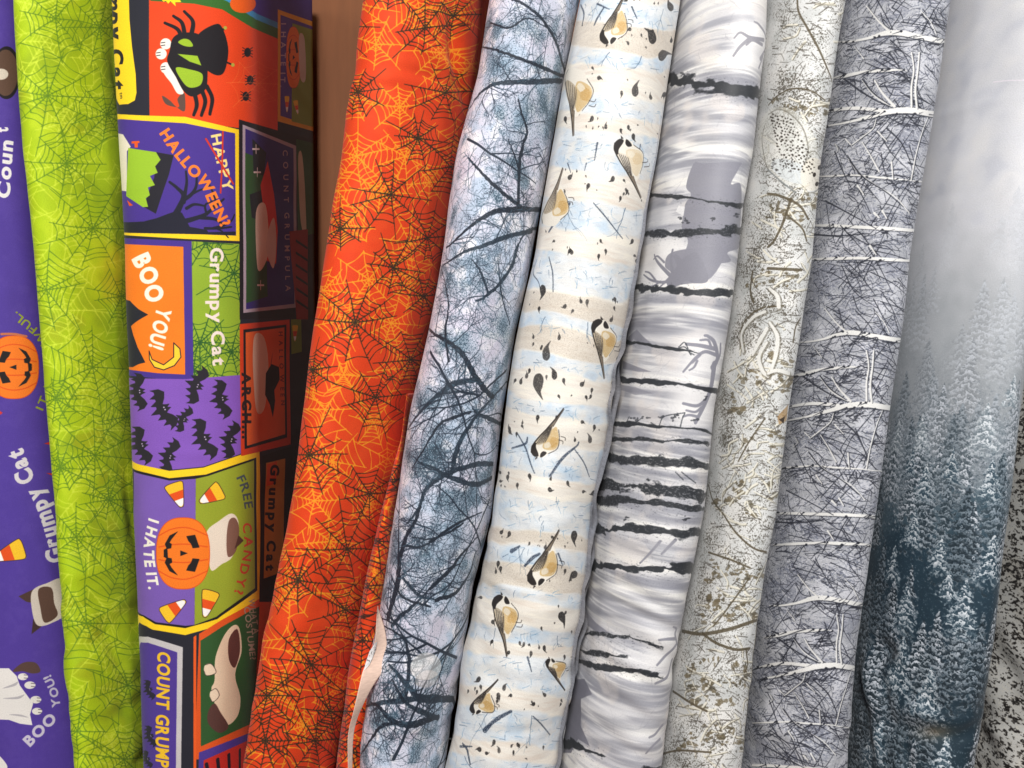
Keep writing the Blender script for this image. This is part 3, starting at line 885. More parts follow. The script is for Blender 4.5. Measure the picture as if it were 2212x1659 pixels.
    s.F_(g(0, 2, (1340, 130), (1420, 60), (1500, 10), (1545, 60), (1540, 200), (1500, 300), (1440, 340), (1370, 380), (1350, 260)), c(226, 212, 192), curve=True)
    s.F_(g(0, 2, (1485, 60), (1525, 40), (1550, 110), (1530, 250), (1480, 290), (1470, 180)), c(112, 72, 58), .9, curve=True)
    s.F_(g(0, 2, (1545, 150), (1578, 185), (1520, 240)), c(80, 50, 40))
    pumpkin(s, *g(0, 2, (1185, 268)), 58, 77, 180)
    # lower blocks
    s.F_([(430, 1369), (566, 1290), (600, 1260), (560, 1640), (420, 1640)], c(216, 84, 30))
    s.F_([(418, 1376), (424, 1372), (424, 1700), (418, 1700)], c(230, 90, 30))
    s.F_([(433, 1384), (545, 1316), (560, 1310), (550, 1560), (434, 1612)], c(46, 84, 42))
    s.F_(g(0, 2, (1400, 930), (1480, 770), (1545, 740), (1570, 900), (1530, 1060), (1560, 1200), (1540, 1320), (1470, 1380), (1420, 1300), (1380, 1210), (1370, 1140), (1390, 1090)), c(222, 196, 166), curve=True)
    for q in ([(1330, 990), (1370, 985), (1400, 1040), (1340, 1060), (1322, 1030)], [(1365, 1160), (1400, 1145), (1420, 1190), (1380, 1230), (1360, 1200)]):
        s.F_(g(0, 2, *q), c(228, 206, 178), curve=True); s.L_(g(0, 2, *q), 1.4, c(50, 36, 34), .8)
    s.F_(g(0, 2, (1490, 830), (1540, 760), (1560, 900), (1530, 1010), (1490, 960)), c(92, 52, 46), curve=True)
    s.F_(g(0, 2, (1390, 1240), (1430, 1300), (1480, 1390), (1420, 1430), (1350, 1370), (1350, 1290)), c(84, 54, 48), curve=True)
    s.text("WHAT A", g(0, 2, (1630, 560), (1660, 790)), 18, c(170, 150, 130), .015)
    s.text("COSTUME?", g(0, 2, (1600, 610), (1640, 960)), 18, c(170, 150, 130), .015)
    s.F_([(262, 1372), (320, 1375), (395, 1398), (390, 1750), (262, 1750)], c(196, 190, 190))
    s.F_([(262, 1384), (320, 1388), (383, 1409), (379, 1750), (262, 1750)], c(78, 56, 142))
    for x, y, k in ((322, 1490, 22), (325, 1590, 24), (318, 1640, 20)): bat(s, x, y, 70, k, c(38, 34, 52))
    s.text("COUNT GRUMPULA", [g(0, 2, (1065, 905)), g(0, 2, (1058, 1200)), (351, 1728)], 38, c(240, 190, 40), .035, .18)
    s.F_([(430, 1625), (560, 1575), (560, 1760), (425, 1760)], c(74, 54, 140))
    s.F_([(440, 1642), (545, 1595), (550, 1760), (438, 1760)], c(190, 44, 34))
    for k in range(4): s.L_([(446 + k * 24, 1650 - k * 10), (452 + k * 22, 1690), (444 + k * 22, 1740)], 7, c(28, 22, 34))
    # ---- receding side
    s.F_([(516, 258), (700, 310), (700, 690), (640, 685), (518, 690)], c(30, 26, 30))
    s.F_([(524, 269), (640, 315), (641, 664), (526, 676)], c(168, 150, 160))
    s.F_([(530, 278), (634, 321), (635, 656), (532, 668)], c(52, 36, 108))
    s.F_([(530, 330), (570, 345), (578, 640), (532, 655)], c(44, 78, 36))
    s.F_([(545, 300), (575, 330), (570, 380), (548, 372)], c(24, 22, 28)); s.F_([(540, 420), (572, 408), (566, 480), (544, 470)], c(24, 22, 28))
    for x, y in ((553, 322), (556, 372), (563, 616)):
        s.L_([(x - 7, y), (x + 7, y)], 4, c(222, 200, 196)); s.L_([(x, y - 9), (x, y + 9)], 4, c(222, 200, 196))
    s.F_([(563, 400), (578, 348), (592, 420), (600, 500), (596, 570), (566, 560), (572, 480)], c(204, 44, 30))
    s.F_([(553, 460), (572, 440), (580, 500), (576, 560), (556, 580)], c(216, 186, 164), curve=True)
    s.F_([(574, 530), (590, 470), (597, 520), (590, 580)], c(206, 176, 160), curve=True)
    s.text("COUNT GRUMPULA", [(616, 318), (620, 470), (622, 636)], 15, c(176, 148, 150), .02)
    s.F_([(640, 300), (700, 315), (700, 500), (644, 512)], c(40, 84, 40)); s.F_([(644, 345), (654, 342), (662, 500), (650, 480)], c(200, 178, 150), curve=True)
    s.F_([(518, 700), (625, 690), (628, 960), (520, 985)], c(206, 60, 24))
    s.F_([(526, 712), (618, 701), (620, 945), (528, 970)], c(26, 22, 26)); s.F_([(531, 718), (614, 707), (616, 938), (533, 963)], c(224, 94, 34))
    s.text("ARGH...", g(0, 1, (1598, 745), (1598, 1190)), 26, c(40, 26, 26), .045)
    s.text("HALLOWEEN", [(606, 712), (612, 880)], 12, c(120, 40, 24), .015)
    s.F_([(548, 735), (570, 728), (580, 790), (572, 880), (552, 880)], c(222, 186, 160), curve=True)
    s.F_(g(1, 1, (110, 620), (100, 700), (150, 720), (155, 800), (120, 870), (125, 940), (110, 1045), (90, 960), (60, 900), (65, 760), (95, 710)), c(24, 20, 22))
    s.F_([(628, 690), (650, 688), (652, 760), (630, 765)], c(120, 140, 44)); candy_corn(s, 637, 720, 90, 34, 12, False)
    s.F_([(566, 985), (640, 960), (640, 1300), (560, 1300)], c(24, 20, 22))
    s.F_([(574, 1000), (616, 990), (612, 1235), (570, 1250)], c(204, 136, 44))
    s.F_([(576, 1003), (598, 996), (596, 1045), (575, 1050)], c(222, 90, 30))
    s.text("Grumpy Cat", [(594, 1000), (590, 1110), (584, 1236)], 26, c(30, 22, 24), .045)
    s.F_([(625, 500), (665, 495), (665, 690), (640, 690)], c(150, 30, 24))
    for k in range(6): s.L_([(640, 520 + k * 26), (664, 536 + k * 26)], 7, c(24, 20, 24))
    s.F_([(600, 20), (700, 55), (700, 290), (600, 262)], c(226, 160, 34))
    s.F_([(606, 32), (700, 66), (700, 280), (606, 250)], c(84, 60, 150)); s.F_([(632, 50), (700, 72), (700, 280), (630, 262)], c(132, 150, 46))
    s.text("I HATE IT.", [(613, 48), (611, 190)], 15, c(196, 176, 190), .02)
    pumpkin(s, 634, 124, 16, 66, 180); candy_corn(s, 620, 225, 90, 34, 10, False); candy_corn(s, 641, 232, 80, 30, 10, False)
    s.F_([(646, 80), (658, 84), (660, 170), (648, 165)], c(210, 190, 176), curve=True)
    s.crease(470, 1180, 85, 160, 26, -1.0); s.crease(505, 1420, 70, 100, 22, -1.4); s.crease(440, 980, 5, 80, 14, .5)
    m = s.material("patchwork_halloween_print", spec=.22)
    o = s.mesh("fabric_bolt", m, disp=s.displacement(.3, 13), zmin=ZB)
    tag(o, "patchwork fabric bolt of orange, purple and black squares with lettering, bats and a pumpkin", "fabric bolt", GROUP)


# ================================================================== orange cobweb print
def orange_print(s, seed):
    r = random.Random(seed)
    s.base(c(220, 62, 16), 4 + seed)
    s.mix(sstep(-.5, 2, spectral(s.H, s.W, 20, 300, 1.4, seed=6)), c(226, 74, 24), .6)
    e0, e1 = s.GX[:, 26], s.GX[:, -27]
    ylo, k = -80, 0
    while ylo < 1800:
        i = int(np.interp(ylo, s.py, np.arange(s.NV)))
        wd = e1[i] - e0[i]
        for q in range(max(1, int(wd / 105 + .5)) + 1):
            k += 1
            x = e0[i] + q * 112 - 20 + (56 if (ylo // 98) % 2 else 0) + r.uniform(-24, 24)
            web(s, x, ylo + r.uniform(-26, 26), r.uniform(56, 82), c(240, 148, 28), 2.1, r.choice((6, 7, 8, 9)), 5, 500 + k + seed, .95, sag=.84, flare=.75, rough=.12, inner=.16)
        ylo += 98
    return r


def make_orange():
    s = Cloth([(0, 785, 1040), (111, 770, 1030), (166, 767, 1024), (200, 753, 1018), (333, 738, 994), (443, 717, 975), (553, 702, 955), (720, 676, 925), (886, 655, 888), (1106, 625, 845), (1272, 592, 800), (1383, 566, 775), (1506, 552, 755), (1659, 526, 728)],
              turn=.62, tip=.536, b=.036, L=.17, n=2.2, ul=.085, ur=.10)
    r = orange_print(s, 0)
    C = [g(1, 0, (1095, 180)), g(1, 0, (1300, 100)), g(1, 0, (650, 590)), g(1, 0, (1230, 600)), g(1, 0, (1050, 895)), g(1, 0, (1090, 420)), g(1, 0, (875, 1260)), g(1, 0, (545, 1480)), g(1, 0, (1110, 1540)), g(1, 0, (1260, 1080)),
         g(1, 0, (1250, 700)), g(1, 1, (890, 75)), g(1, 1, (645, 430)), g(1, 1, (1085, 260)), g(1, 1, (1000, 670)), g(1, 1, (775, 915)), g(1, 1, (370, 740)), g(1, 1, (345, 1290)), g(1, 1, (735, 1540)), g(1, 1, (480, 90)), g(1, 1, (690, 1050)),
         g(1, 2, (585, 235)), g(1, 2, (275, 440)), g(1, 2, (575, 630)), g(1, 2, (355, 985)), g(1, 2, (70, 1190)), g(1, 2, (480, 1290)), g(1, 2, (380, 1480)), g(1, 2, (330, 110)), g(1, 2, (150, 640)), g(1, 2, (690, 130)), g(1, 2, (620, 1060)), g(1, 2, (60, 1480)), (730, 60), (840, -30)]
    R = [95, 70, 85, 95, 75, 60, 110, 75, 85, 90, 60, 85, 120, 70, 85, 100, 70, 110, 80, 80, 70, 110, 95, 80, 130, 90, 85, 100, 80, 80, 60, 90, 90, 90, 80]
    for i, (p, q) in enumerate(zip(C, R)):
        if i in (5, 10, 19, 20, 28, 29, 30, 31): continue
        web(s, p[0], p[1], q * .84, c(46, 36, 18), 2.2, r.choice((8, 9, 10)), 7, 700 + i, .92, sag=.84, flare=.5, rough=.3, inner=.08)
    # pinch near the top and soft folds
    s.crease(985, 95, 70, 70, 26, -5.5); s.crease(940, 120, 5, 90, 14, 1.6); s.crease(925, 165, -8, 90, 12, -1.3); s.crease(1000, 190, 40, 60, 18, -2.2)
    s.crease(800, 190, -12, 70, 14, -1.6); s.crease(790, 215, -12, 70, 12, 1.0); s.crease(870, 60, 10, 70, 18, .8)
    s.crease(660, 1240, 85, 200, 30, .8); s.crease(880, 640, 80, 200, 26, .8)
    m = s.material("orange_cobweb_print", spec=.3, sheen=.05)
    root = bolt(label="orange fabric bolt printed with black and yellow cobwebs, with a pale turned-over selvage", empty_at=(-.17, .62, ZB))
    child_of(s.mesh("fabric_wrap", m, disp=s.displacement(.4, 14, .7, 900), zmin=ZB), root)
    # loose fold tucked beside it
    q = Cloth([(850, 880, 892), (950, 866, 884), (1106, 824, 862), (1272, 786, 842), (1439, 756, 838), (1659, 726, 820), (1800, 705, 805)], tip=.556, b=.022, L=.06, n=2.0,
              y0=850, y1=1935, NV=280, ul=.05, ur=.05)
    r = orange_print(q, 40)
    for i, (x, y, R_) in enumerate((g(1, 2, (790, 190)) + (80,), g(1, 2, (690, 830)) + (85,), g(1, 2, (580, 1290)) + (80,), g(1, 2, (720, 480)) + (70,), g(1, 1, (860, 1450)) + (60,), g(1, 2, (620, 1550)) + (60,))):
        web(q, x, y, R_, c(44, 30, 22), 2.4, 8, 6, 900 + i, .92, sag=.88, flare=.5, rough=.35)
    mq = q.material("orange_cobweb_fold", spec=.3)
    child_of(q.mesh("loose_fold", mq, disp=q.displacement(.5, 15), zmin=ZB), root)
    # printed selvage turned over at the front
    rt = [(788, 612), (815, 700), (835, 770), (850, 880), (856, 1000), (800, 1065), (745, 1150), (690, 1260), (650, 1360), (628, 1480), (622, 1720)]
    lf = [(784, 640), (778, 740), (770, 840), (748, 895), (712, 985), (690, 1040), (664, 1150), (632, 1290), (604, 1400), (594, 1500), (598, 1720)]
    R2, _ = spline(np.array(g(1, 2, *rt)), 1, m=6); L2, _ = spline(np.array(g(1, 2, *lf)), 1, m=6)
    nv, nu = len(R2), 13
    V = []
    for i in range(nv):
        for j in range(nu):
            t = j / (nu - 1)
            p = L2[i] + (R2[i] - L2[i]) * t
            y = .524 - .004 * (i / nv) + .006 * t - .0015 * math.sin(i * .22)
            V.append(((p[0] - CX) / FOC * y, y, -(p[1] - CY) / FOC * y))
    n = len(V)
    V += [(x, y + .0012, z) for x, y, z in V]
    F = []
    for i in range(nv - 1):
        for j in range(nu - 1):
            a = i * nu + j
            F.append((a, a + nu, a + nu + 1, a + 1)); F.append((n + a, n + a + 1, n + a + nu + 1, n + a + nu))
    ring = [j for j in range(nu)] + [i * nu + nu - 1 for i in range(1, nv)] + [(nv - 1) * nu + j for j in range(nu - 2, -1, -1)] + [i * nu for i in range(nv - 2, 0, -1)]
    for a, b_ in zip(ring, ring[1:] + ring[:1]): F.append((a, b_, n + b_, n + a))
    me = bpy.data.meshes.new("selvage_flap"); me.from_pydata(V, [], F)
    for p in me.polygons: p.use_smooth = True
    me.materials.append(plain_material("pale_selvage", (.86, .62, .50), .85, 220, .10, (1, 1, 4), .2))
    o = bpy.data.objects.new("selvage_flap", me); COL.objects.link(o); child_of(o, root)
    o["label"] = "pale pink selvage turned over at the edge"
    # white strip with printed letters on the selvage
    def on_flap(px, py, lift=.0):
        d = (np.array([[v[0] / v[1] * FOC + CX, -v[2] / v[1] * FOC + CY] for v in V[:n]]) - (px, py))
        k = int((d ** 2).sum(1).argmin()); y = V[k][1] - lift
        return ((px - CX) / FOC * y, y, -(py - CY) / FOC * y)
    st = dens(np.array(g(1, 2, (786, 838), (772, 905), (738, 985), (700, 1030), (708, 985), (735, 905), (770, 850))), 6)
    me = bpy.data.meshes.new("printed_strip")
    pts = [on_flap(x, y, .0009) for x, y in st]
    me.from_pydata(pts, [], [list(range(len(pts)))])
    me.materials.append(plain_material("white_print_ground", (.82, .78, .76), .8, 300, .04))
    o2 = bpy.data.objects.new("printed_strip", me); COL.objects.link(o2); o2.parent = o; o2.matrix_parent_inverse = o.matrix_world.inverted()
    TV, TF = [], []
    for ch, p, th in (("S", (728, 962), -58), ("'", (742, 935), -58), ("C", (755, 915), -62), ("O", (768, 885), -66)):
        T, adv = glyph(ch, .0)
        x, y = g(1, 2, p); th = math.radians(th); h = 10
        for t in T:
            k = len(TV)
            for (a, b_) in t:
                X, Y = (a - adv / 2) * h, (b_ - .36) * h
                TV.append(on_flap(x + X * math.cos(th) + Y * math.sin(th), y + X * math.sin(th) - Y * math.cos(th), .0014))
            TF.append((k, k + 1, k + 2))
    me = bpy.data.meshes.new("lettering"); me.from_pydata(TV, [], TF)
    me.materials.append(plain_material("black_ink", (.03, .03, .035), .8, 200, .05))
    o3 = bpy.data.objects.new("lettering", me); COL.objects.link(o3); o3.parent = o; o3.matrix_parent_inverse = o.matrix_world.inverted()


# ================================================================== winter branches on a pale sky
def make_branches():
    s = Cloth([(0, 1058, 1250), (166, 1032, 1217), (333, 986, 1188), (443, 970, 1168), (553, 956, 1149), (720, 926, 1112), (886, 886, 1086), (1106, 853, 1062), (1272, 826, 1022), (1439, 800, 994), (1659, 774, 957)],
              turn=0.28, tip=.534, b=.034, L=.17, n=2.2, ul=.085, ur=.085)
    s.base(c(212, 213, 228), 5)
    n1 = spectral(s.H, s.W, 25, 260, 1.5, seed=21); n2 = spectral(s.H, s.W, 20, 150, 1.3, seed=22)
    s.mix(sstep(.2, 1.5, n1), c(184, 200, 220), .8); s.mix(sstep(.3, 1.6, n2), c(240, 237, 243), .95); s.mix(sstep(.6, 1.8, -n1), c(216, 206, 222), .6)
    fol = spectral(s.H, s.W, 30, 200, 1.5, seed=23)
    dens_ = .95 * sstep(.0, 2.0, fol)
    for (x, y, R) in (g(2, 0, (120, 750)) + (70,), g(1, 0, (1600, 420)) + (45,), g(1, 1, (1450, 170)) + (55,), g(1, 1, (1150, 1250)) + (75,), g(1, 2, (1180, 230)) + (85,), g(1, 1, (1600, 450)) + (50,), g(2, 0, (90, 150)) + (50,), g(1, 1, (1120, 950)) + (45,), g(2, 0, (230, 700)) + (70,)):
        dens_ = np.maximum(dens_, (.75 + .3 * fol) * np.exp(-((s.PX - x) / R) ** 2 - ((s.PY - y) / R) ** 2))
    s.mix(dens_ ** 1.5, c(108, 136, 154), .55)
    fine = spectral(s.H, s.W, 2.2, 12, .5, seed=24)
    s.mix(sstep(.0, .35, fine - 1.75 + 1.9 * dens_), c(50, 76, 92), .88)
    f2 = spectral(s.H, s.W, 4.2, 10, .1, seed=27)
    s.mix(sstep(.0, .25, f2 - 2.35 + 1.0 * dens_), c(40, 58, 72), .85)
    r = random.Random(31)
    INK, TEA = c(28, 38, 52), c(58, 80, 96)
    for k in range(720):
        y = r.uniform(0, s.H); x = r.uniform(0, s.W)
        twig(s, (x, y), r.uniform(0, 6.28), r.uniform(40, 110), r.uniform(1.0, 2.2), TEA if r.random() < .5 else INK, 2, r, r.uniform(.5, .9))
    B = [([(1104, 812), (1064, 858), (1026, 902), (990, 962), (975, 1022)], 9), ([(930, 1270), (900, 1302), (866, 1330), (846, 1352)], 8), ([(943, 1296), (905, 1286), (868, 1248)], 7), ([(935, 1168), (905, 1182), (876, 1178)], 6), ([(1118, 530), (1135, 500), (1160, 492)], 8),
         ([(1106, 0), (1130, 8), (1170, 42), (1200, 90), (1218, 150), (1222, 172)], 9), ([(1020, 100), (1060, 105), (1110, 122), (1162, 142), (1215, 165)], 7), ([(1012, 240), (1033, 207), (1063, 184), (1106, 178), (1160, 176), (1212, 174)], 10),
         ([(1010, 340), (1030, 362), (1062, 395), (1106, 432), (1130, 450)], 8), ([(1119, 215), (1128, 250), (1139, 283), (1128, 320), (1123, 360), (1119, 450)], 8), ([(1098, 300), (1115, 345), (1122, 370)], 5),
         ([(965, 535), (1020, 486), (1066, 458), (1106, 453), (1168, 452)], 11), ([(955, 575), (1000, 545), (1046, 530), (1106, 508), (1150, 500)], 9), ([(1030, 650), (1046, 643), (1080, 612), (1106, 573), (1118, 530)], 9), ([(1020, 560), (1040, 590), (1054, 630)], 5),
         ([(918, 700), (940, 722), (973, 742), (1000, 766), (1026, 812), (1045, 838), (1064, 858)], 12), ([(880, 930), (906, 892), (950, 850), (986, 827), (1033, 820)], 11), ([(922, 838), (950, 850), (990, 846), (1022, 850)], 5),
         ([(950, 565), (968, 650), (962, 715), (968, 780)], 5), ([(890, 1010), (916, 970), (950, 917), (985, 900), (1016, 890)], 6), ([(1020, 882), (1035, 895), (1060, 905), (1082, 916)], 10), ([(880, 1130), (903, 1100), (923, 1053), (966, 1023), (1026, 1004), (1066, 1002)], 11),
         ([(912, 1000), (945, 1015), (970, 1030), (1026, 1046), (1066, 1032)], 10), ([(908, 1095), (895, 1130), (877, 1160), (862, 1216), (854, 1272), (838, 1334)], 13), ([(1042, 1106), (990, 1130), (930, 1170)], 7), ([(1032, 1160), (1000, 1195), (970, 1234), (930, 1272)], 9),
         ([(1028, 1190), (1015, 1235), (985, 1278), (943, 1297)], 9), ([(890, 1160), (930, 1165), (970, 1150), (1000, 1130)], 5), ([(828, 1352), (855, 1366), (876, 1386), (884, 1440), (876, 1508)], 7), ([(842, 1436), (880, 1480), (912, 1510), (972, 1511)], 14),
         ([(790, 1525), (820, 1518), (853, 1514), (910, 1508), (985, 1509)], 13), ([(800, 1518), (822, 1528), (848, 1556), (890, 1564), (945, 1549)], 13), ([(868, 1512), (905, 1535), (948, 1552)], 12), ([(775, 1640), (790, 1615), (820, 1572), (856, 1560)], 7),
         ([(850, 1470), (862, 1495), (874, 1515)], 7), ([(940, 1659), (970, 1620), (985, 1560)], 6), ([(840, 1240), (870, 1290), (930, 1310)], 5), ([(1180, 60), (1140, 40), (1100, 60), (1060, 50)], 4), ([(1075, 560), (1085, 640), (1100, 700)], 4)]
    for p, w in B:
        n_ = len(p)
        qq, ww = spline(np.array(p, float), [w * 1.08 * (.34 + .66 * min(1, 1.35 * i / (n_ - 1))) * (1 if i < n_ - 1 else .85) for i in range(n_)], m=10)
        qq = qq + np.array([[r.gauss(0, .55), r.gauss(0, .55)] for _ in qq]); ww = ww * np.array([r.uniform(.82, 1.15) for _ in ww])
        s.line(s.M(qq), ww * K, c(30, 43, 56) if r.random() < .4 else c(20, 28, 40), .98, rough=.3)
        q, _ = spline(np.array(p, float), 1, m=5)
        for k in range(int(len(q) * .7)):
            i = r.randint(1, len(q) - 2); t = math.atan2(*(q[i + 1] - q[i - 1])[::-1]) + r.choice((-1, 1)) * r.uniform(.4, 1.2) + (math.pi if r.random() < .4 else 0)
            twig(s, s.M(q[i])[0], t, r.uniform(30, 100), max(1.1, w * r.uniform(.18, .36)), INK if r.random() < .7 else TEA, 2, r, .9)
    for (x, y, t) in ((1240, 60, 2.6), (1200, 300, 2.9), (1160, 520, 2.5), (1120, 700, 3.3), (1095, 800, 2.7), (1085, 930, 3.4), (1060, 1080, 2.6), (1040, 1180, 3.5), (1010, 1330, 2.8), (985, 1420, 3.6), (965, 1600, 2.7), (860, 1220, 4.4), (850, 1640, 5.2), (930, 760, .6), (1010, 300, .5)):
        twig(s, s.M((x, y))[0], t + r.uniform(-.2, .2), r.uniform(230, 330), r.uniform(6, 10), INK, 3, r, .95, .6, .22)
    s.ell(*g(1, 2, (1100, 1000)), 34, 28, c(238, 232, 226), -20, .55); s.ell(*g(1, 2, (1105, 1080)), 26, 18, c(226, 214, 206), -20, .4)
    s.crease(1120, 620, 85, 200, 26, .6); s.crease(900, 1490, 30, 60, 14, -1.1); s.crease(870, 1560, 20, 70, 14, .9); s.crease(950, 1330, 70, 90, 20, -.8)
    m = s.material("winter_branch_print", rough=.65, spec=.35)
    o = s.mesh("fabric_bolt", m, disp=s.displacement(.4, 16, .9, 1000), zmin=ZB)
    tag(o, "pale blue grey fabric bolt printed with dark bare tree branches, beside the orange cobweb bolt", "fabric bolt", GROUP)


# ================================================================== birds on birch logs
def make_birds():
    s = Cloth([(0, 1253, 1469), (166, 1220, 1444), (333, 1191, 1419), (443, 1171, 1399), (553, 1155, 1381), (686, 1124, 1357), (753, 1110, 1346), (830, 1098, 1327), (953, 1085, 1312), (1106, 1066, 1279), (1206, 1046, 1272), (1340, 1020, 1256), (1440, 1000, 1240), (1540, 983, 1224), (1659, 965, 1204)],
              turn=0.05, tip=.534, b=.036, L=.17, n=2.2, ul=.085, ur=.085)
    s.base(c(234, 227, 216), 6)
    xm = np.interp(s.PY, s.py, s.GX[:, s.NC // 2])
    wob = spectral(s.H, s.W, 30, 300, 1.5, sx=.5, seed=31)
    yy = s.PY - .13 * (s.PX - xm) + wob * 4.5
    blue = [(-40, -8), (8, 56), (114, 146), (214, 254), (290, 372), (438, 506), (560, 636), (690, 722), (775, 802), (868, 902), (958, 1028), (1068, 1150), (1184, 1222), (1273, 1298), (1362, 1388), (1420, 1490), (1534, 1602), (1640, 1700)]
    B = np.zeros_like(yy)
    for a_, b_ in blue: B = np.maximum(B, sstep(a_ - 5, a_ + 4, yy) * (1 - sstep(b_ - 4, b_ + 5, yy)))
    st = spectral(s.H, s.W, 5, 120, 1.0, sx=.14, seed=32)
    # cream logs: warmer undersides of the painted logs, washes
    s.mix(sstep(-.2, 1.8, st), c(220, 206, 191), .6); s.mix(sstep(.3, 1.8, -st), c(246, 238, 224), .8)
    cl = spectral(s.H, s.W, 20, 200, 1.4, seed=33)
    B = B * (.5 + .5 * sstep(-1.1, .7, spectral(s.H, s.W, 16, 160, 1.2, sx=.5, seed=36)))
    s.mix(B, c(214, 222, 229), .9)
    s.mix(B * sstep(-.2, 1.2, cl), c(230, 232, 233), .85); s.mix(B * sstep(.2, 1.6, -cl), c(190, 208, 224), .75)
    s.mix(B * sstep(.2, 1.6, spectral(s.H, s.W, 4, 60, .9, sx=.35, seed=34)), c(190, 196, 204), .4)
    spk = spectral(s.H, s.W, 1.6, 5, .1, seed=35)
    for a_, b_ in ((56, 114), (640, 692), (722, 775), (1150, 1182), (1222, 1274)):
        z = sstep(a_, a_ + 6, yy) * (1 - sstep(b_ - 6, b_, yy))
        s.mix(z * .6, c(206, 194, 178), .8)
        s.mix(z * sstep(1.25, 1.7, spk), c(130, 110, 92), .65)
    r = random.Random(12)
    def mid(y): return np.interp(y, s.py, s.GX[:, s.NC // 2])
    # blue scribbles in the sky bands
    for a_, b_ in blue:
        for k in range(int((b_ - a_) * .55) + 8):
            y = r.uniform(a_ + 3, b_ - 3); x = mid(y) + r.uniform(-115, 115); y += .13 * (x - mid(y))
            L = r.uniform(6, 20); t = r.choice((r.uniform(-.5, .3), r.uniform(.9, 1.9)))
            p = [(x, y), (x + L * .5 * math.cos(t) + r.uniform(-3, 3), y + L * .5 * math.sin(t)), (x + L * math.cos(t), y + L * math.sin(t))]
            s.L_(p, [r.uniform(1, 2.2), 1.5, .8], c(110, 152, 186) if r.random() < .7 else c(52, 78, 108), r.uniform(.3, .8), rough=.6)
        if r.random() < .6:
            for k in range(2):
                y = (a_ + b_) / 2; x = mid(y) + r.uniform(-90, 70)
                twig(s, s.M((x, a_ + .13 * (x - mid(y)) + 4))[0], r.uniform(.9, 2.2), (b_ - a_) * 1.3, r.uniform(1.4, 2.8), c(52, 76, 104), 1, r, .7)
    for p, w in (([(1255, 10), (1262, 30), (1258, 55)], 5), ([(1305, 15), (1290, 40), (1284, 54)], 5), ([(1290, 8), (1316, 20)], 4), ([(1365, 15), (1376, 40)], 4), ([(1282, 438), (1310, 470), (1345, 515)], 3), ([(1230, 440), (1205, 470), (1186, 500)], 8), ([(1205, 470), (1190, 482)], 5),
                 ([(1160, 560), (1152, 590), (1164, 610), (1170, 640)], 3), ([(1186, 555), (1194, 590), (1195, 630)], 3), ([(1145, 585), (1154, 572)], 3), ([(1106, 968), (1135, 958), (1140, 945)], 5), ([(1118, 935), (1134, 965), (1148, 1005), (1155, 1022)], 4), ([(1188, 1028), (1215, 990), (1245, 965), (1250, 955)], 6), ([(1242, 970), (1262, 1000), (1274, 1030)], 3),
                 ([(1106, 1190), (1122, 1180)], 9), ([(1134, 1222), (1150, 1205), (1165, 1196)], 7), ([(1205, 1195), (1216, 1222)], 4), ([(1048, 1573), (1075, 1552), (1104, 1535)], 8), ([(1046, 1578), (1060, 1566)], 10), ([(1150, 1545), (1170, 1565), (1190, 1588)], 3), ([(1000, 1606), (1010, 1620), (1016, 1650)], 6), ([(995, 1612), (1020, 1612)], 5),
                 ([(1120, 560), (1112, 590)], 3), ([(1225, 352), (1232, 372)], 3), ([(1266, 352), (1262, 368)], 2.5), ([(1290, 308), (1284, 345)], 4), ([(1384, 312), (1380, 345)], 3), ([(1140, 1420), (1148, 1450)], 4)):
        s.L_(p, [w, w * .45] if len(p) < 3 else [w * .7, w, w * .7, w * .5][:len(p)], c(34, 46, 66), .92, rough=.6)
    # bark marks along the logs
    cream = [(a2, b2) for (_, a2), (b2, _) in zip(blue[:-1], blue[1:])]
    for a_, b_ in cream:
        for k in range(r.randint(10, 16)):
            y = r.uniform(a_ + 4, b_ - 4); x = mid(y) + r.uniform(-118, 118)
            mark(s, x, y + .13 * (x - mid(y)), r.choice((3, 4, 6, 8, 10)) * r.uniform(.8, 1.1), r)
    for x, y, q in ((1374, 190, 22), (1405, 75, 26), (1436, 118, 24), (1446, 10, 18), (1232, 380, 12), (1322, 388, 12), (1216, 418, 12), (1172, 632, 20), (1236, 673, 8), (1182, 757, 26), (1165, 835, 34), (1196, 805, 18), (1266, 860, 8), (1162, 905, 11), (1272, 945, 14), (1190, 1058, 11), (1228, 1046, 10), (1240, 1163, 20), (1238, 1245, 18), (1216, 1338, 22), (1130, 1395, 9), (1276, 258, 12), (1309, 270, 10), (1370, 298, 12), (1032, 1469, 12), (1090, 1483, 12), (1174, 1498, 9), (1150, 1520, 9)):
        mark(s, x, y, q * .95, r)
    for q in ((1306, 84, 1352, -20, 1), (1236, 157, 1237, 293, -1), (1338, 312, 1384, 428, -1), (1180, 478, 1214, 362, 1), (1290, 700, 1305, 818, -1), (1156, 975, 1217, 882, 1), (1150, 1252, 1207, 1144, 1), (1073, 1296, 1094, 1418, -1), (1185, 1430, 1217, 1490, -1), (1020, 1532, 1074, 1468, 1)):
        L_ = math.hypot(q[2] - q[0], q[3] - q[1])
        bird(s, *q, fat=.28 if L_ > 110 else .40, cap=q[0] not in (1236, 1180), pale=q[0] == 1338)
    r2 = random.Random(77)
    for k in range(14):
        y = r2.uniform(900, 1650); s.crease(mid(y) + r2.uniform(-60, 90), y, r2.uniform(-12, 22), r2.uniform(50, 110), r2.uniform(9, 16), r2.uniform(-1.1, 1.1))
    s.crease(1180, 880, 5, 110, 14, .8); s.crease(1200, 1120, 4, 110, 16, .9); s.crease(1150, 1350, 8, 100, 16, .9)
    m = s.material("birds_on_birch_print", rough=.6, spec=.4)
    root = bolt(label="cream and pale blue fabric bolt printed with small tan birds on birch logs", empty_at=(.02, .62, ZB))
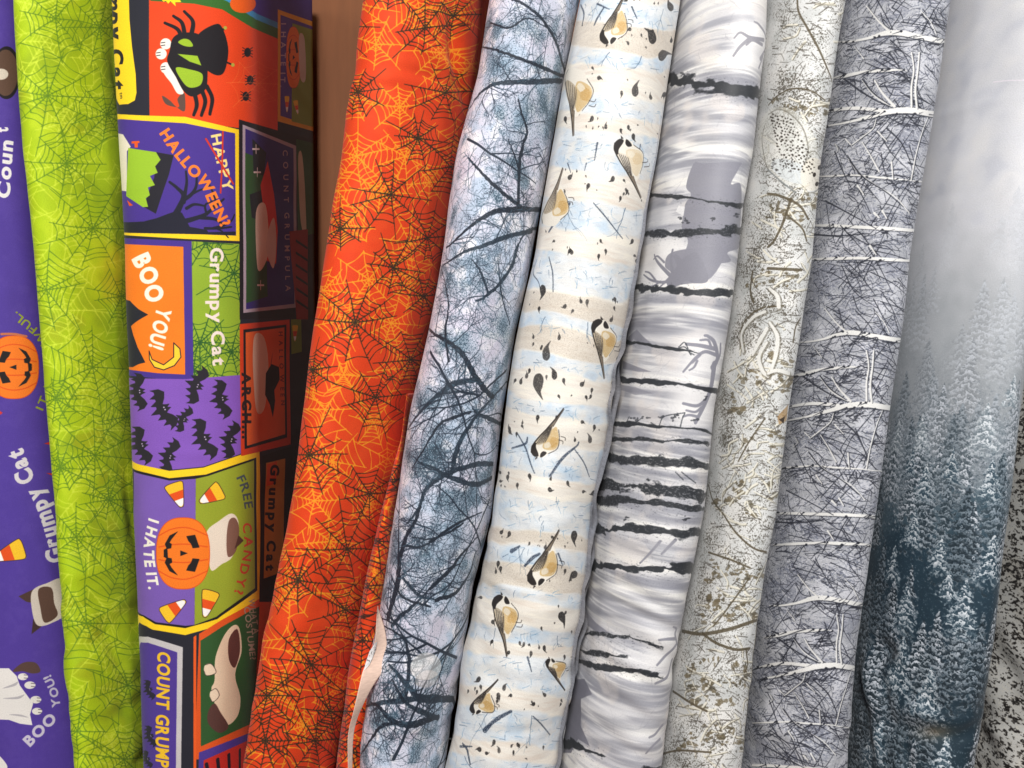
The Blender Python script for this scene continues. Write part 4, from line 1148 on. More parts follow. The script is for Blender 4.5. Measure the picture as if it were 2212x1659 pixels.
    child_of(s.mesh("fabric_wrap", m, disp=s.displacement(.4, 17, 1.2, 900), zmin=ZB), root)
    # layers of grey selvage standing out along its right side
    sm = plain_material("grey_selvage", (.30, .30, .33), .8, 180, .18, (1, 1, 6), .2)
    ed = np.array([(250, 1432), (333, 1421), (443, 1403), (553, 1386), (640, 1370), (700, 1358), (753, 1350), (800, 1336), (830, 1330), (886, 1327), (953, 1318), (1010, 1306), (1050, 1294), (1106, 1283), (1160, 1277), (1206, 1282), (1240, 1275), (1272, 1265), (1340, 1264), (1380, 1248), (1440, 1241), (1540, 1226), (1659, 1208), (1760, 1194)], float)
    for li, (off, dy, ph) in enumerate(((0.0, .020, 0), (3.6, .028, 1.7))):
        py = np.arange(250 + li * 180, 1760, 7.0)
        r3 = np.random.default_rng(li + 4)
        wv = smooth1(r3.standard_normal(len(py)), 13); wv = wv / wv.std()
        grow = sstep(250 + li * 180, 700, py)
        px_ = np.interp(py, ed[:, 0], ed[:, 1]) - 3 + (off + 4.6 * wv + 2.0) * grow
        V, F = [], []
        nu = 5
        for i, (x, y) in enumerate(zip(px_, py)):
            for side in (0, 1):
                for j in range(nu):
                    t = j / (nu - 1)
                    Y = .534 + dy - .008 * t * grow[i] + .0015 * wv[i]
                    X = (x - 16 + 16 * t - CX) / FOC * Y
                    V.append((X, Y + side * .0011 + .003 * (1 - t), -(y - CY) / FOC * Y))
        w = 2 * nu
        for i in range(len(py) - 1):
            for j in range(nu - 1):
                a = i * w + j
                F.append((a, a + w, a + w + 1, a + 1)); F.append((a + nu, a + nu + 1, a + nu + w + 1, a + nu + w))
            for e in (0, nu - 1):
                a = i * w + e
                F.append((a, a + nu, a + nu + w, a + w))
        me = bpy.data.meshes.new("selvage_edge"); me.from_pydata(V, [], F); me.materials.append(sm)
        for p in me.polygons: p.use_smooth = True
        o = bpy.data.objects.new("selvage_edge", me); COL.objects.link(o); child_of(o, root)
        if li == 0: o["label"] = "wavy grey selvage edge along the right side"


# ================================================================== grey birch stripes with deer
def make_birch():
    s = Cloth([(0, 1469, 1658), (100, 1456, 1653), (166, 1444, 1643), (333, 1419, 1626), (443, 1399, 1606), (553, 1381, 1594), (720, 1352, 1571), (886, 1322, 1543), (1106, 1281, 1521), (1272, 1266, 1487), (1439, 1240, 1455), (1659, 1205, 1428)],
              turn=-0.5, tip=.54, b=.034, L=.17, n=2.25, ul=.085, ur=.085)
    s.base(c(212, 210, 212), 7)
    xm = np.interp(s.PY, s.py, s.GX[:, s.NC // 2])
    wob = spectral(s.H, s.W, 30, 300, 1.5, sx=.4, seed=41)
    yy = s.PY - .085 * (s.PX - xm) + 3 * wob
    st = spectral(s.H, s.W, 14, 150, 1.3, sx=.05, seed=42); st2 = spectral(s.H, s.W, 6, 60, .9, sx=.07, seed=43)
    s.mix(sstep(.0, 1.4, st), c(166, 166, 174), .95); s.mix(sstep(.2, 1.4, -st), c(240, 237, 232), .95); s.mix(sstep(.6, 2.0, st2), c(140, 140, 150), .4); s.mix(sstep(.7, 2, -st2), c(242, 240, 238), .5)
    for y, t, k in ((158, 14, .7), (212, 10, .8), (256, 8, .7), (296, 10, .6), (342, 8, .8), (360, 10, .7), (700, 16, .9), (650, 8, .6), (770, 8, .6), (860, 8, .6), (900, 8, .5), (945, 10, .8), (975, 9, .8), (1030, 8, .7), (1120, 8, .7), (1255, 12, .8), (1300, 10, .7), (1330, 12, .7), (1490, 14, .7), (1560, 12, .6), (1610, 10, .6)):
        s.mix(np.exp(-((yy - y) / (t * 1.35)) ** 4) * np.clip(.85 + .35 * st2, 0, 1.1), c(142, 142, 151), k)
    s.mix(sstep(.4, 1.8, spectral(s.H, s.W, 30, 260, 1.4, seed=49)), c(230, 220, 212), .4)
    # pale scratches
    r = random.Random(23)
    def mid(y): return np.interp(y, s.py, s.GX[:, s.NC // 2])
    for k in range(150):
        y = r.uniform(0, 1700); x = mid(y) + r.uniform(-120, 120)
        twig(s, s.M((x, y))[0], r.uniform(0, 6.28), r.uniform(20, 70), r.uniform(.9, 1.6), c(140, 140, 150), 1, r, r.uniform(.25, .6))
    for (x, y), rx, ry in ((g(2, 1, (930, 90)), 50, 40), (g(2, 1, (1230, 640)), 55, 50), (g(2, 1, (1190, 980)), 60, 44), (g(2, 0, (1550, 270)), 45, 55), (g(2, 0, (1000, 1600)), 46, 26), (g(2, 2, (1000, 900)), 50, 50)):
        s.mix(np.exp(-((s.PX - x) / rx) ** 4 - ((s.PY - y) / ry) ** 4), c(236, 233, 231), .85)
    DE = c(138, 137, 147)
    # deer and antlers in flat grey
    s.F_(g(2, 0, (1130, 1205), (1180, 1060), (1240, 1058), (1470, 1050), (1475, 1085), (1420, 1190), (1480, 1190), (1490, 1310), (1480, 1480), (1470, 1600), (1440, 1620), (1395, 1640), (1400, 1700), (1130, 1700), (1140, 1560), (1100, 1480), (1120, 1330), (1160, 1260)), DE, .95, curve=True)
    s.F_(g(2, 1, (1050, -30), (1380, -60), (1370, 20), (1290, 140), (1200, 170), (1100, 185), (1060, 195), (1000, 170), (1030, 110), (990, 60)), DE, .97, curve=True)
    s.F_([(1508, 548), (1478, 556), (1456, 584), (1440, 606), (1447, 622), (1466, 616), (1484, 606), (1500, 612), (1530, 604)], c(134, 133, 143), 1, curve=True)
    s.F_([(1478, 566), (1462, 548), (1452, 552), (1464, 574)], c(134, 133, 143), 1)
    s.F_(g(2, 0, (1080, 1330), (1120, 1340), (1110, 1400), (1060, 1370)), c(232, 230, 230), .9)
    for q, w in (([(1030, 130), (960, 60), (930, 20), (920, -10)], 9), ([(1040, 100), (1030, 20), (1040, -40)], 9), ([(1040, 150), (980, 170), (900, 155), (850, 120)], 8), ([(960, 165), (920, 190), (880, 200)], 5), ([(1010, 150), (970, 190), (950, 205)], 5), ([(930, 158), (890, 110), (860, 100)], 5),
                 ([(985, 40), (940, 0), (915, 20)], 5)):
        s.L_(g(2, 1, *q), [w, w * .8, w * .6, w * .4][:len(q)], c(134, 133, 143), 1)
    s.F_(g(2, 1, (740, 590), (760, 520), (810, 475), (850, 520), (930, 590), (840, 570), (790, 540)), DE, .9)
    s.F_(g(2, 1, (720, 680), (820, 720), (905, 750), (820, 750), (720, 730)), DE, .85)
    s.F_(g(2, 1, (680, 830), (800, 850), (920, 890), (800, 900), (690, 860)), DE, .7)
    for q, w in (([(1300, 720), (1330, 660), (1310, 560), (1270, 520), (1250, 515)], 13), ([(1315, 700), (1345, 640), (1350, 570)], 9), ([(1310, 600), (1220, 580), (1130, 570)], 9), ([(1290, 590), (1270, 545), (1220, 545)], 6), ([(1320, 640), (1250, 620), (1190, 660), (1110, 750)], 8), ([(1220, 640), (1170, 690)], 5),
                 ([(1200, 680), (1180, 720), (1150, 740)], 5), ([(1310, 700), (1290, 850), (1250, 960), (1190, 1080)], 14), ([(1260, 930), (1200, 970), (1110, 955)], 8), ([(1230, 980), (1190, 1010), (1130, 1000)], 6), ([(1200, 1040), (1150, 1030), (1110, 1040)], 6)):
        s.L_(g(2, 1, *q), [w, w * .85, w * .7, w * .5, w * .4][:len(q)], c(140, 139, 149), 1)
    for q, w in (([(1640, 330), (1640, 230), (1600, 160), (1570, 140)], 8), ([(1630, 260), (1540, 240), (1480, 210), (1440, 245)], 8), ([(1540, 250), (1480, 300), (1435, 360)], 8), ([(1620, 290), (1560, 260), (1520, 290)], 7), ([(1610, 380), (1640, 320)], 9), ([(1600, 440), (1625, 370)], 6)):
        s.L_(g(2, 0, *q), [w, w * .8, w * .6, w * .4][:len(q)], c(152, 150, 157), 1)
    s.F_(g(2, 2, (430, 660), (470, 640), (540, 720), (620, 780), (560, 790), (480, 730)), DE, .9)
    s.F_(g(2, 2, (380, 1090), (470, 1080), (520, 1180), (455, 1210), (445, 1380), (500, 1520), (430, 1470), (390, 1560), (320, 1560), (360, 1300)), c(120, 119, 130), .95)
    for q, w in (([(1075, 880), (1060, 800), (1070, 760), (1050, 745)], 9), ([(1060, 820), (1000, 820), (950, 825)], 7), ([(1065, 850), (1000, 930), (940, 990)], 8), ([(1040, 960), (1010, 1060), (930, 1110)], 9), ([(980, 1380), (930, 1440), (890, 1460)], 7), ([(960, 1470), (900, 1520), (870, 1565)], 6), ([(1060, 180), (1010, 230), (970, 270)], 7), ([(960, 190), (900, 260), (830, 330)], 6)):
        s.L_(g(2, 2, *q), [w, w * .8, w * .6, w * .4][:len(q)], c(146, 145, 154), .95)
    # charcoal trunks lying across
    ch = spectral(s.H, s.W, 1.8, 16, .6, sx=.4, seed=44); ch3 = spectral(s.H, s.W, 8, 90, 1.2, sx=.6, seed=45); ch4 = spectral(s.H, s.W, 14, 160, 1.4, sx=.4, seed=46)
    for y, t, x0, x1, ro, sk in ((190, 12, -200, 200, .5, .03), (434, 4.5, -200, 200, .8, .02), (498, 8, -200, 200, .9, -.16), (632, 8, -200, 200, .6, .0), (758, 3.5, -200, 45, .5, .10), (833, 5.5, -200, 200, .4, .05), (926, 3.5, -200, 200, .6, .0), (955, 3.5, -200, 100, .9, 0), (997, 8, -200, 200, .8, .0), (1058, 12, -200, 200, 1.0, .03),
                             (1090, 7, -200, 200, .9, .02), (1148, 9, -200, 200, .7, -.02), (1226, 10, -200, 200, .6, -.03), (1388, 5, -200, 70, 1.2, .10), (1450, 6, -200, 80, .7, .10), (1426, 4, -200, 0, .9, .12), (1643, 8, -200, -20, .6, .25), (1655, 6, 40, 200, .8, .0)):
        dx = s.PX - xm
        q = yy - y - sk * dx
        tt = t * np.clip(1 + .42 * ch4, .35, 1.9)
        q = q + (ch3 * .2 + ch * .10 * ro) * t
        q = np.where(q > 0, q * (1 - .28 * np.clip(ch, -1, 1.6) * ro), q)
        z = np.exp(-(np.abs(q) / tt) ** 4)
        z = z * sstep(x0, x0 + 25, dx) * (1 - sstep(x1 - 25, x1, dx))
        s.mix(sstep(.35, .75, z * (1.05 - ro * .36 * (ch + .1))), c(38, 41, 46), .95)
        s.mix(np.exp(-(np.abs(q) / (t * 2.0)) ** 2) * sstep(1.3, 2.0, ch) * sstep(x0, x0 + 25, dx) * (1 - sstep(x1 - 25, x1, dx)), c(60, 62, 68), .7)
    for x, y in ((1478, 160), (1475, 472), (1540, 472), (1592, 466), (1480, 480), (1370, 905), (1395, 900), (1430, 898), (1460, 895), (1460, 905), (1500, 905), (1310, 1085), (1350, 1120), (1355, 1060), (1488, 1118), (1480, 1122), (1525, 860), (1340, 1060)):
        for k in range(4): s.ell(x + r.uniform(-8, 8), y + r.uniform(-4, 4), r.uniform(1.5, 5), r.uniform(1, 3), c(44, 46, 52), 0, .8, .5)
    for q in ([(900, 1080), (950, 1100), (985, 1040), (1120, 1015)], [(1090, 1110), (1105, 1050), (1120, 1020)], [(1080, 590), (1120, 560), (1150, 620), (1180, 640)], [(1160, 640), (1120, 590), (1070, 600)], [(740, 1080), (760, 1040)], [(800, 1080), (840, 1050)], [(1100, 1400), (1150, 1440), (1190, 1470)], [(1060, 1400), (1110, 1450)]):
        s.L_(g(2, 1, *q), 2.4, c(50, 54, 60), .85, rough=.4)
    for y, ang, ln, w, a_ in ((1262, 12, 110, 12, .8), (1285, 14, 110, 10, -1.0), (1310, 8, 110, 12, 1.1), (1335, 14, 110, 12, -1.0), (1362, 16, 100, 14, 1.0), (1392, 10, 110, 12, -.9), (1425, 6, 100, 16, 1.3), (1465, 12, 110, 14, -1.2), (1495, 16, 100, 14, 1.0), (1530, 24, 110, 18, -1.0), (1575, 20, 110, 18, .9), (1610, 14, 90, 14, -.9), (1185, 5, 110, 14, .6), (1110, 4, 110, 14, -.6)):
        s.crease(mid(y) + r.uniform(-25, 25), y, ang, ln, w, a_ * 1.15, -.12)
    m = s.material("grey_birch_deer_print", rough=.55, spec=.42)
    o = s.mesh("fabric_bolt", m, disp=s.displacement(.4, 18, .8, 1050), zmin=ZB)
    tag(o, "grey and white striped fabric bolt printed with birch trunks and grey deer shapes", "fabric bolt", GROUP)


# ================================================================== snowy thicket print
def make_thicket():
    s = Cloth([(0, 1658, 1826), (166, 1643, 1800), (333, 1626, 1775), (443, 1606, 1764), (553, 1594, 1754), (720, 1571, 1731), (886, 1543, 1703), (1106, 1521, 1677), (1272, 1487, 1647), (1439, 1455, 1624), (1659, 1428, 1600)],
              turn=-0.3, tip=.545, b=.03, L=.17, n=2.25, ul=.08, ur=.08)
    s.base(c(222, 222, 220), 8)
    n1 = spectral(s.H, s.W, 25, 240, 1.4, seed=51)
    s.mix(sstep(.0, 1.6, n1), c(196, 198, 196), .7); s.mix(sstep(.2, 1.6, -n1), c(234, 232, 228), .8)
    fl = spectral(s.H, s.W, 3, 22, .6, sx=1.0, seed=52); de = spectral(s.H, s.W, 40, 240, 1.3, seed=53)
    s.mix(sstep(.85, 1.3, fl + .55 * de - .2), c(84, 78, 68), .85)
    s.mix(sstep(1.5, 1.9, spectral(s.H, s.W, 2.2, 9, .3, seed=54) + .2 * de), c(70, 66, 56), .6)
    r = random.Random(44)
    def mid(y): return np.interp(y, s.py, s.GX[:, s.NC // 2])
    OL = [c(112, 100, 76), c(92, 84, 66), c(126, 114, 90)]
    for y0, y1, k in ((215, 255, 16), (415, 470, 16), (580, 620, 14), (760, 850, 18), (800, 1000, 18), (1040, 1120, 14), (1215, 1260, 16), (1290, 1345, 22), (1420, 1540, 36), (1570, 1620, 20)):
        for i in range(k):
            y = r.uniform(y0, y1); x = mid(y) + r.uniform(-80, 90); w, h = r.uniform(4, 10), r.uniform(3, 8)
            for kk in range(3):
                x2, y2 = x + r.gauss(0, 7), y + r.gauss(0, 5)
                s.F_([(x2 + w * r.uniform(.3, 1.1) * math.cos(t_), y2 + h * r.uniform(.3, 1.1) * math.sin(t_)) for t_ in (0, .8, 1.7, 2.5, 3.3, 4.1, 5.0, 5.7)], r.choice(OL), r.uniform(.75, 1), rough=.4)
    for i in range(250):
        y = r.uniform(-60, 1700)
        if r.random() < .55: y = r.choice((430, 600, 820, 980, 1080, 1300, 1460, 1560)) + r.gauss(0, 45)
        x = mid(y) + r.uniform(-100, 100); t = r.choice((r.uniform(-1.2, -.5), r.uniform(.4, 1.3), r.uniform(-.3, .3)))
        L = r.uniform(18, 60); b_ = r.uniform(-10, 10)
        p = [(x, y), (x + L * .5 * math.cos(t) + b_, y + L * .5 * math.sin(t) + b_ * .5), (x + L * math.cos(t), y + L * math.sin(t))]
        w = r.uniform(1.8, 4.6)
        s.L_([(a + 1.6, b + 1.6) for a, b in p], w, c(104, 96, 76), .65, rough=.35); s.L_(p, w, c(234, 229, 214), .95)
    for i in range(1500):
        y = r.uniform(-20, 1700); x = mid(y) + r.uniform(-100, 100); t = r.choice((r.uniform(-1.2, -.4), r.uniform(.3, 1.2), r.uniform(-.2, .2))); L = r.uniform(6, 26)
        s.L_([(x, y), (x + L * math.cos(t), y + L * math.sin(t))], r.uniform(.9, 2.4), c(74, 68, 60), r.uniform(.5, .9), rough=.5)
    for q, w in ((g(3, 0, (190, 0), (200, 80), (260, 190), (330, 320), (400, 480), (415, 530)), 4), (g(3, 0, (0, 680), (60, 620), (160, 575), (280, 590), (370, 650)), 3), (g(3, 0, (0, 1255), (80, 1270), (200, 1330), (260, 1420)), 5), (g(3, 0, (150, 1290), (100, 1440), (40, 1560), (0, 1600)), 5),
                 (g(3, 0, (130, 1400), (220, 1480), (250, 1560)), 4), (g(2, 2, (1360, 0), (1450, 130), (1560, 230), (1650, 260)), 4), (g(2, 2, (1270, 260), (1420, 310), (1540, 360)), 4), (g(2, 2, (1100, 770), (1230, 790), (1400, 760), (1590, 700)), 7), (g(2, 2, (1240, 790), (1330, 850), (1450, 890), (1545, 885)), 6),
                 (g(2, 2, (1520, 890), (1530, 980), (1510, 1040)), 4), (g(2, 2, (1040, 1160), (1150, 1230), (1260, 1290)), 5), (g(2, 2, (970, 1570), (1080, 1545), (1290, 1555)), 4), (g(2, 2, (1530, 440), (1400, 620), (1310, 740)), 3), (g(2, 1, (1270, 1480), (1300, 1580), (1350, 1650)), 4), (g(2, 1, (1640, 1050), (1540, 1200), (1470, 1330)), 3),
                 (g(2, 1, (1560, 100), (1545, 220), (1565, 300)), 5), (g(2, 1, (1480, 600), (1490, 460), (1560, 370), (1640, 330)), 4), (g(3, 1, (0, 80), (100, 85), (215, 90)), 6), (g(3, 1, (0, 330), (100, 322)), 4), (g(3, 1, (215, 400), (180, 460), (165, 560)), 4)):
        s.L_(q, w, c(86, 76, 58), .9, rough=.25)
    # pale looping stems
    for q in (g(2, 1, (1500, 620), (1490, 500), (1560, 400), (1640, 360)), g(2, 1, (1560, 640), (1600, 560), (1650, 470)), g(3, 1, (10, 210), (60, 260), (70, 330)), g(3, 1, (10, 430), (60, 520), (50, 640), (20, 740)), g(2, 1, (1650, 560), (1600, 650), (1620, 740), (1659, 780)), g(3, 1, (0, 760), (60, 740), (140, 760))):
        s.L_([(x + 2, y + 2) for x, y in q], 11, c(104, 98, 84), .7, rough=.6); s.L_(q, [5, 8, 8, 6, 5][:len(q)], c(232, 230, 224), .95, rough=.15)
    # speckled owl breast and wing
    s.ell(*g(3, 0, (130, 950)), 60, 90, c(226, 225, 217), -22, .55); s.ell(*g(3, 0, (150, 1110)), 46, 22, c(206, 214, 220), 24, .5); s.ell(*g(3, 0, (290, 1130)), 26, 36, c(232, 224, 208), 10, .7)
    for x_, y_ in ((302, 1132), (318, 1192), (335, 1085)): s.ell(*g(3, 0, (x_, y_)), 3.6, 5, c(46, 38, 32), 20)
    for q in (g(3, 0, (0, 740), (60, 710), (130, 730), (220, 820), (260, 960), (240, 1060)), g(3, 0, (250, 1000), (300, 980), (345, 1040), (350, 1160), (310, 1240), (240, 1250)), g(2, 0, (1640, 800), (1620, 900), (1640, 1040), (1659, 1090))):
        s.L_(q, 2.6, c(120, 116, 106), .8, rough=.5)
    for k in range(9):
        for i in range(17):
            t = i / 16; x, y = 10 + k * 34 * (.5 + .5 * t), 740 + t * 330 + k * 6 + 55 * math.sin(t * 2.2) * (k / 9) - (1 - t) * k * 2
            x += t * 90
            if r.random() < .86 and x < 300: s.ell(*g(3, 0, (x + r.uniform(-5, 5), y + r.uniform(-5, 5))), r.uniform(1.4, 3.1), r.uniform(1.2, 2.2), c(52, 44, 38), r.uniform(0, 60), .9)
    for k in range(46): s.ell(*g(3, 0, (r.uniform(20, 160), r.uniform(1020, 1130))), r.uniform(1.2, 2.6), 1.2, c(66, 62, 60), 20, .8)
    s.L_(g(3, 0, (0, 1100), (90, 1180), (180, 1250)), 3, c(120, 124, 124), .8)
    s.F_(g(3, 1, (60, 1040), (130, 960), (120, 1060), (70, 1090)), c(168, 124, 70), .7, rough=.4); s.F_(g(3, 1, (70, 1060), (110, 1035), (100, 1085)), c(52, 42, 34), .9)
    s.crease(1530, 1350, 12, 80, 18, .7); s.crease(1510, 1500, 15, 80, 18, -.7); s.crease(1600, 1050, 80, 120, 22, .5)
    m = s.material("snowy_thicket_print", rough=.75, spec=.25)
    o = s.mesh("fabric_bolt", m, disp=s.displacement(.35, 19, .6, 1050), zmin=ZB)
    tag(o, "narrow off white fabric bolt printed with brown twigs and snowy thicket", "fabric bolt", GROUP)


# ================================================================== lilac grey woodland print
def make_woodland():
    s = Cloth([(0, 1826, 2053), (166, 1800, 2030), (333, 1775, 2003), (553, 1754, 1965), (720, 1731, 1947), (886, 1703, 1922), (1106, 1677, 1893), (1206, 1660, 1877), (1306, 1642, 1863), (1439, 1624, 1847), (1659, 1600, 1830)],
              turn=-0.3, tip=.536, b=.034, L=.17, n=2.2, ul=.085, ur=.085)
    s.base(c(174, 175, 180), 9)
    n1 = spectral(s.H, s.W, 20, 200, 1.4, sx=.7, seed=61); n2 = spectral(s.H, s.W, 2.5, 14, .5, sx=.6, seed=62); n3 = spectral(s.H, s.W, 12, 90, 1.2, sx=.35, seed=63)
    s.mix(sstep(-.2, 1.6, n1), c(208, 208, 214), .8); s.mix(sstep(0, 1.8, -n1), c(140, 142, 154), .7)
    s.mix(sstep(.6, 1.5, n2 + .35 * n3), c(88, 94, 116), .6); s.mix(sstep(.8, 1.6, -n2), c(208, 208, 218), .5)
    r = random.Random(61)
    f = K
    def org(y): return np.interp(y, s.py, s.GX[:, s.NC // 2])
    D1, D2, LT, WH = c(32, 34, 44), c(70, 73, 86), c(216, 216, 222), c(234, 232, 228)
    for i in range(21000):
        x, y = r.uniform(0, s.W), r.uniform(0, s.H)
        d = n3[int(min(y, s.H - 1)), int(min(x, s.W - 1))]
        if d < r.uniform(-2.4, 1.0): continue
        t = r.choice((r.gauss(0, .22), r.gauss(.75, .35), r.gauss(-.75, .35), r.gauss(0, .3))); L = r.uniform(6, 46)
        b_ = r.uniform(-4, 4)
        s.line([(x, y), (x + L * .5 * math.cos(t) + b_, y + L * .5 * math.sin(t) - b_), (x + L * math.cos(t), y + L * math.sin(t))], [r.uniform(.9, 2.4), 1.7, .8], r.choice((D1, D1, D1, D2, D2, LT, LT)), r.uniform(.5, .95))
    for i in range(420):
        y = r.uniform(-60, 1700); x = org(y) + r.uniform(-130, 130); t = r.choice((r.uniform(.7, 1.2), r.uniform(-1.2, -.8), r.uniform(.3, .7))); L = r.uniform(40, 130); b_ = r.uniform(-12, 12)
        s.L_([(x, y), (x + L * .5 * math.cos(t) + b_, y + L * .5 * math.sin(t) - b_), (x + L * math.cos(t), y + L * math.sin(t))], [2.2, 1.8, 1.1], D1, .85, rough=.35)
    # one repeat of the drawn birches, three times down the cloth
    def inst(k):
        sc = (1, .93, .87)[k]
        ax, ay = ((1979, 172), (1881, 818), (1816, 1379))[k]
        sk = (0, -.02, .0)[k]
        return lambda P: [(ax + (553 * 3 + x / 3 - 1979) * sc, ay + (y / 3 - 172) * sc + sk * (x / 3)) for x, y in P]
    for k in range(3):
        T = inst(k)
        W = (1, .95, .9)[k]
        tr = [([(430, 270), (520, 270), (640, 250), (760, 215), (860, 215), (960, 235), (1120, 265)], [3, 5, 7, 13, 13, 12, 12]), ([(400, 510), (500, 490), (620, 465), (760, 455), (840, 452)], [5, 10, 8, 8, 4]), ([(330, 735), (430, 712), (560, 700), (700, 712), (800, 722)], [4, 8, 9, 9, 8]),
              ([(380, 815), (520, 790), (660, 755), (800, 720), (930, 715), (1050, 735)], [4, 6, 10, 14, 15, 14]), ([(300, 1460), (420, 1462), (560, 1470), (740, 1478), (930, 1492)], [6, 8, 8, 9, 8]), ([(300, 1145), (420, 1140), (560, 1135), (720, 1150), (900, 1165)], [3, 5, 4, 5, 3]),
              ([(280, 1680), (420, 1675), (600, 1672), (760, 1680), (920, 1690)], [5, 8, 7, 9, 6])]
        for q, w in tr:
            q = q + [(q[-1][0] + 90, q[-1][1] + 12), (q[-1][0] + 260, q[-1][1] + 20)] if q[-1][0] > 860 else q + [(q[-1][0] + 60, q[-1][1] + 4)]; w = list(w) + ([w[-1], w[-1] * .8] if q[-1][0] > 1100 else [1.5])
            q2 = T(q); w2 = [a * W * .8 for a in w]
            s.L_([(x, y + w_ * .55) for (x, y), w_ in zip(q2, w2)], [a * .5 for a in w2], D1, .8, rough=.7); s.L_(q2, w2, WH, .97)
            for j in range(46):
                i = r.randint(0, len(q2) - 2); x = q2[i][0] + (q2[i + 1][0] - q2[i][0]) * r.random(); y = q2[i][1] + r.uniform(6, 34); L = r.uniform(8, 30); t = r.choice((r.gauss(0, .15), r.gauss(-.55, .2)))
                s.L_([(x, y), (x + L * math.cos(t), y + L * math.sin(t))], [r.uniform(1.6, 3.2), 1.0], D1, r.uniform(.6, .95), rough=.5)
            for j in range(9):
                i = r.randint(0, len(q2) - 2); t = r.random(); x = q2[i][0] + (q2[i + 1][0] - q2[i][0]) * t; y = q2[i][1] + (q2[i + 1][1] - q2[i][1]) * t + w2[i] * r.choice((-.4, .5))
                s.ell(x, y, r.uniform(1.5, 4), r.uniform(1.2, 3), D1, r.uniform(-30, 30), .9)
                s.L_([(x, y), (x - r.uniform(6, 22), y + r.uniform(4, 12))], [2.4, .8], D1, .85)
        for q, w in (([(640, 40), (720, 140), (790, 205)], 5), ([(930, 340), (945, 450), (930, 560), (930, 690)], 5), ([(980, 340), (970, 460), (955, 580), (965, 700)], 6), ([(690, 520), (740, 600), (820, 690)], 6), ([(610, 520), (690, 620), (800, 690)], 4), ([(700, 770), (680, 830), (620, 880), (540, 940)], 3.5), ([(610, 920), (660, 1000), (720, 1110)], 4),
                     ([(990, 70), (1050, 140), (1090, 220)], 3), ([(1040, 760), (1000, 860), (960, 1000), (930, 1160)], 4), ([(440, 940), (460, 970)], 4), ([(580, 1200), (620, 1260)], 5), ([(710, 850), (770, 915)], 4), ([(520, 1030), (580, 1110), (700, 1200), (830, 1280), (920, 1380)], 3), ([(800, 1050), (810, 1160)], 4), ([(690, 1380), (720, 1410)], 6), ([(740, 1365), (770, 1415)], 5), ([(620, 380), (560, 300)], 3), ([(420, 1000), (450, 970), (430, 930)], 3), ([(500, 900), (540, 940)], 4), ([(660, 1590), (700, 1650)], 5)):
            q2 = T(q)
            s.L_([(x + 2.0, y + 1.2) for x, y in q2], w * .5, D1, .85, rough=.3); s.L_(q2, [w * W * k_ * .8 for k_ in ([1, .55] if len(q2) < 3 else np.linspace(.6, 1, len(q2)))], WH, .92, rough=.15)
        for q, w in (([(490, 510), (600, 590), (700, 650), (800, 695)], 5), ([(610, 510), (680, 600), (790, 680)], 4), ([(500, 480), (450, 460)], 6), ([(700, 445), (620, 470), (540, 500)], 3), ([(720, 560), (820, 565), (890, 570)], 3), ([(430, 980), (480, 1100), (540, 1220)], 4), ([(530, 1040), (620, 1150), (760, 1240), (880, 1340)], 4), ([(370, 1300), (520, 1380), (700, 1480)], 4),
                     ([(300, 1520), (450, 1528), (620, 1515)], 5), ([(770, 830), (860, 920), (920, 1040), (935, 1100)], 4), ([(840, 255), (930, 260), (1000, 250), (1010, 270)], 4), ([(560, 520), (565, 600), (560, 680)], 3), ([(1110, 290), (1040, 280)], 5), ([(470, 1460), (560, 1560), (640, 1650)], 3), ([(380, 1330), (400, 1460), (440, 1600)], 3)):
            s.L_(T(q), [w * .8 * k_ for k_ in ([1, .5] if len(q) < 3 else np.linspace(1, .5, len(q)))], D1, .9, rough=.35)
    s.crease(1750, 1450, 20, 100, 22, .9); s.crease(1740, 1540, 25, 100, 20, -1.0); s.crease(1730, 1610, 30, 90, 16, .9); s.crease(1820, 1300, 60, 80, 20, -.8)
    m = s.material("lilac_woodland_print", rough=.7, spec=.3)
    o = s.mesh("fabric_bolt", m, disp=s.displacement(.35, 20, .8, 1150), zmin=ZB)
    tag(o, "lilac grey fabric bolt printed with white birch trunks and fine dark scratchy branches", "fabric bolt", GROUP)


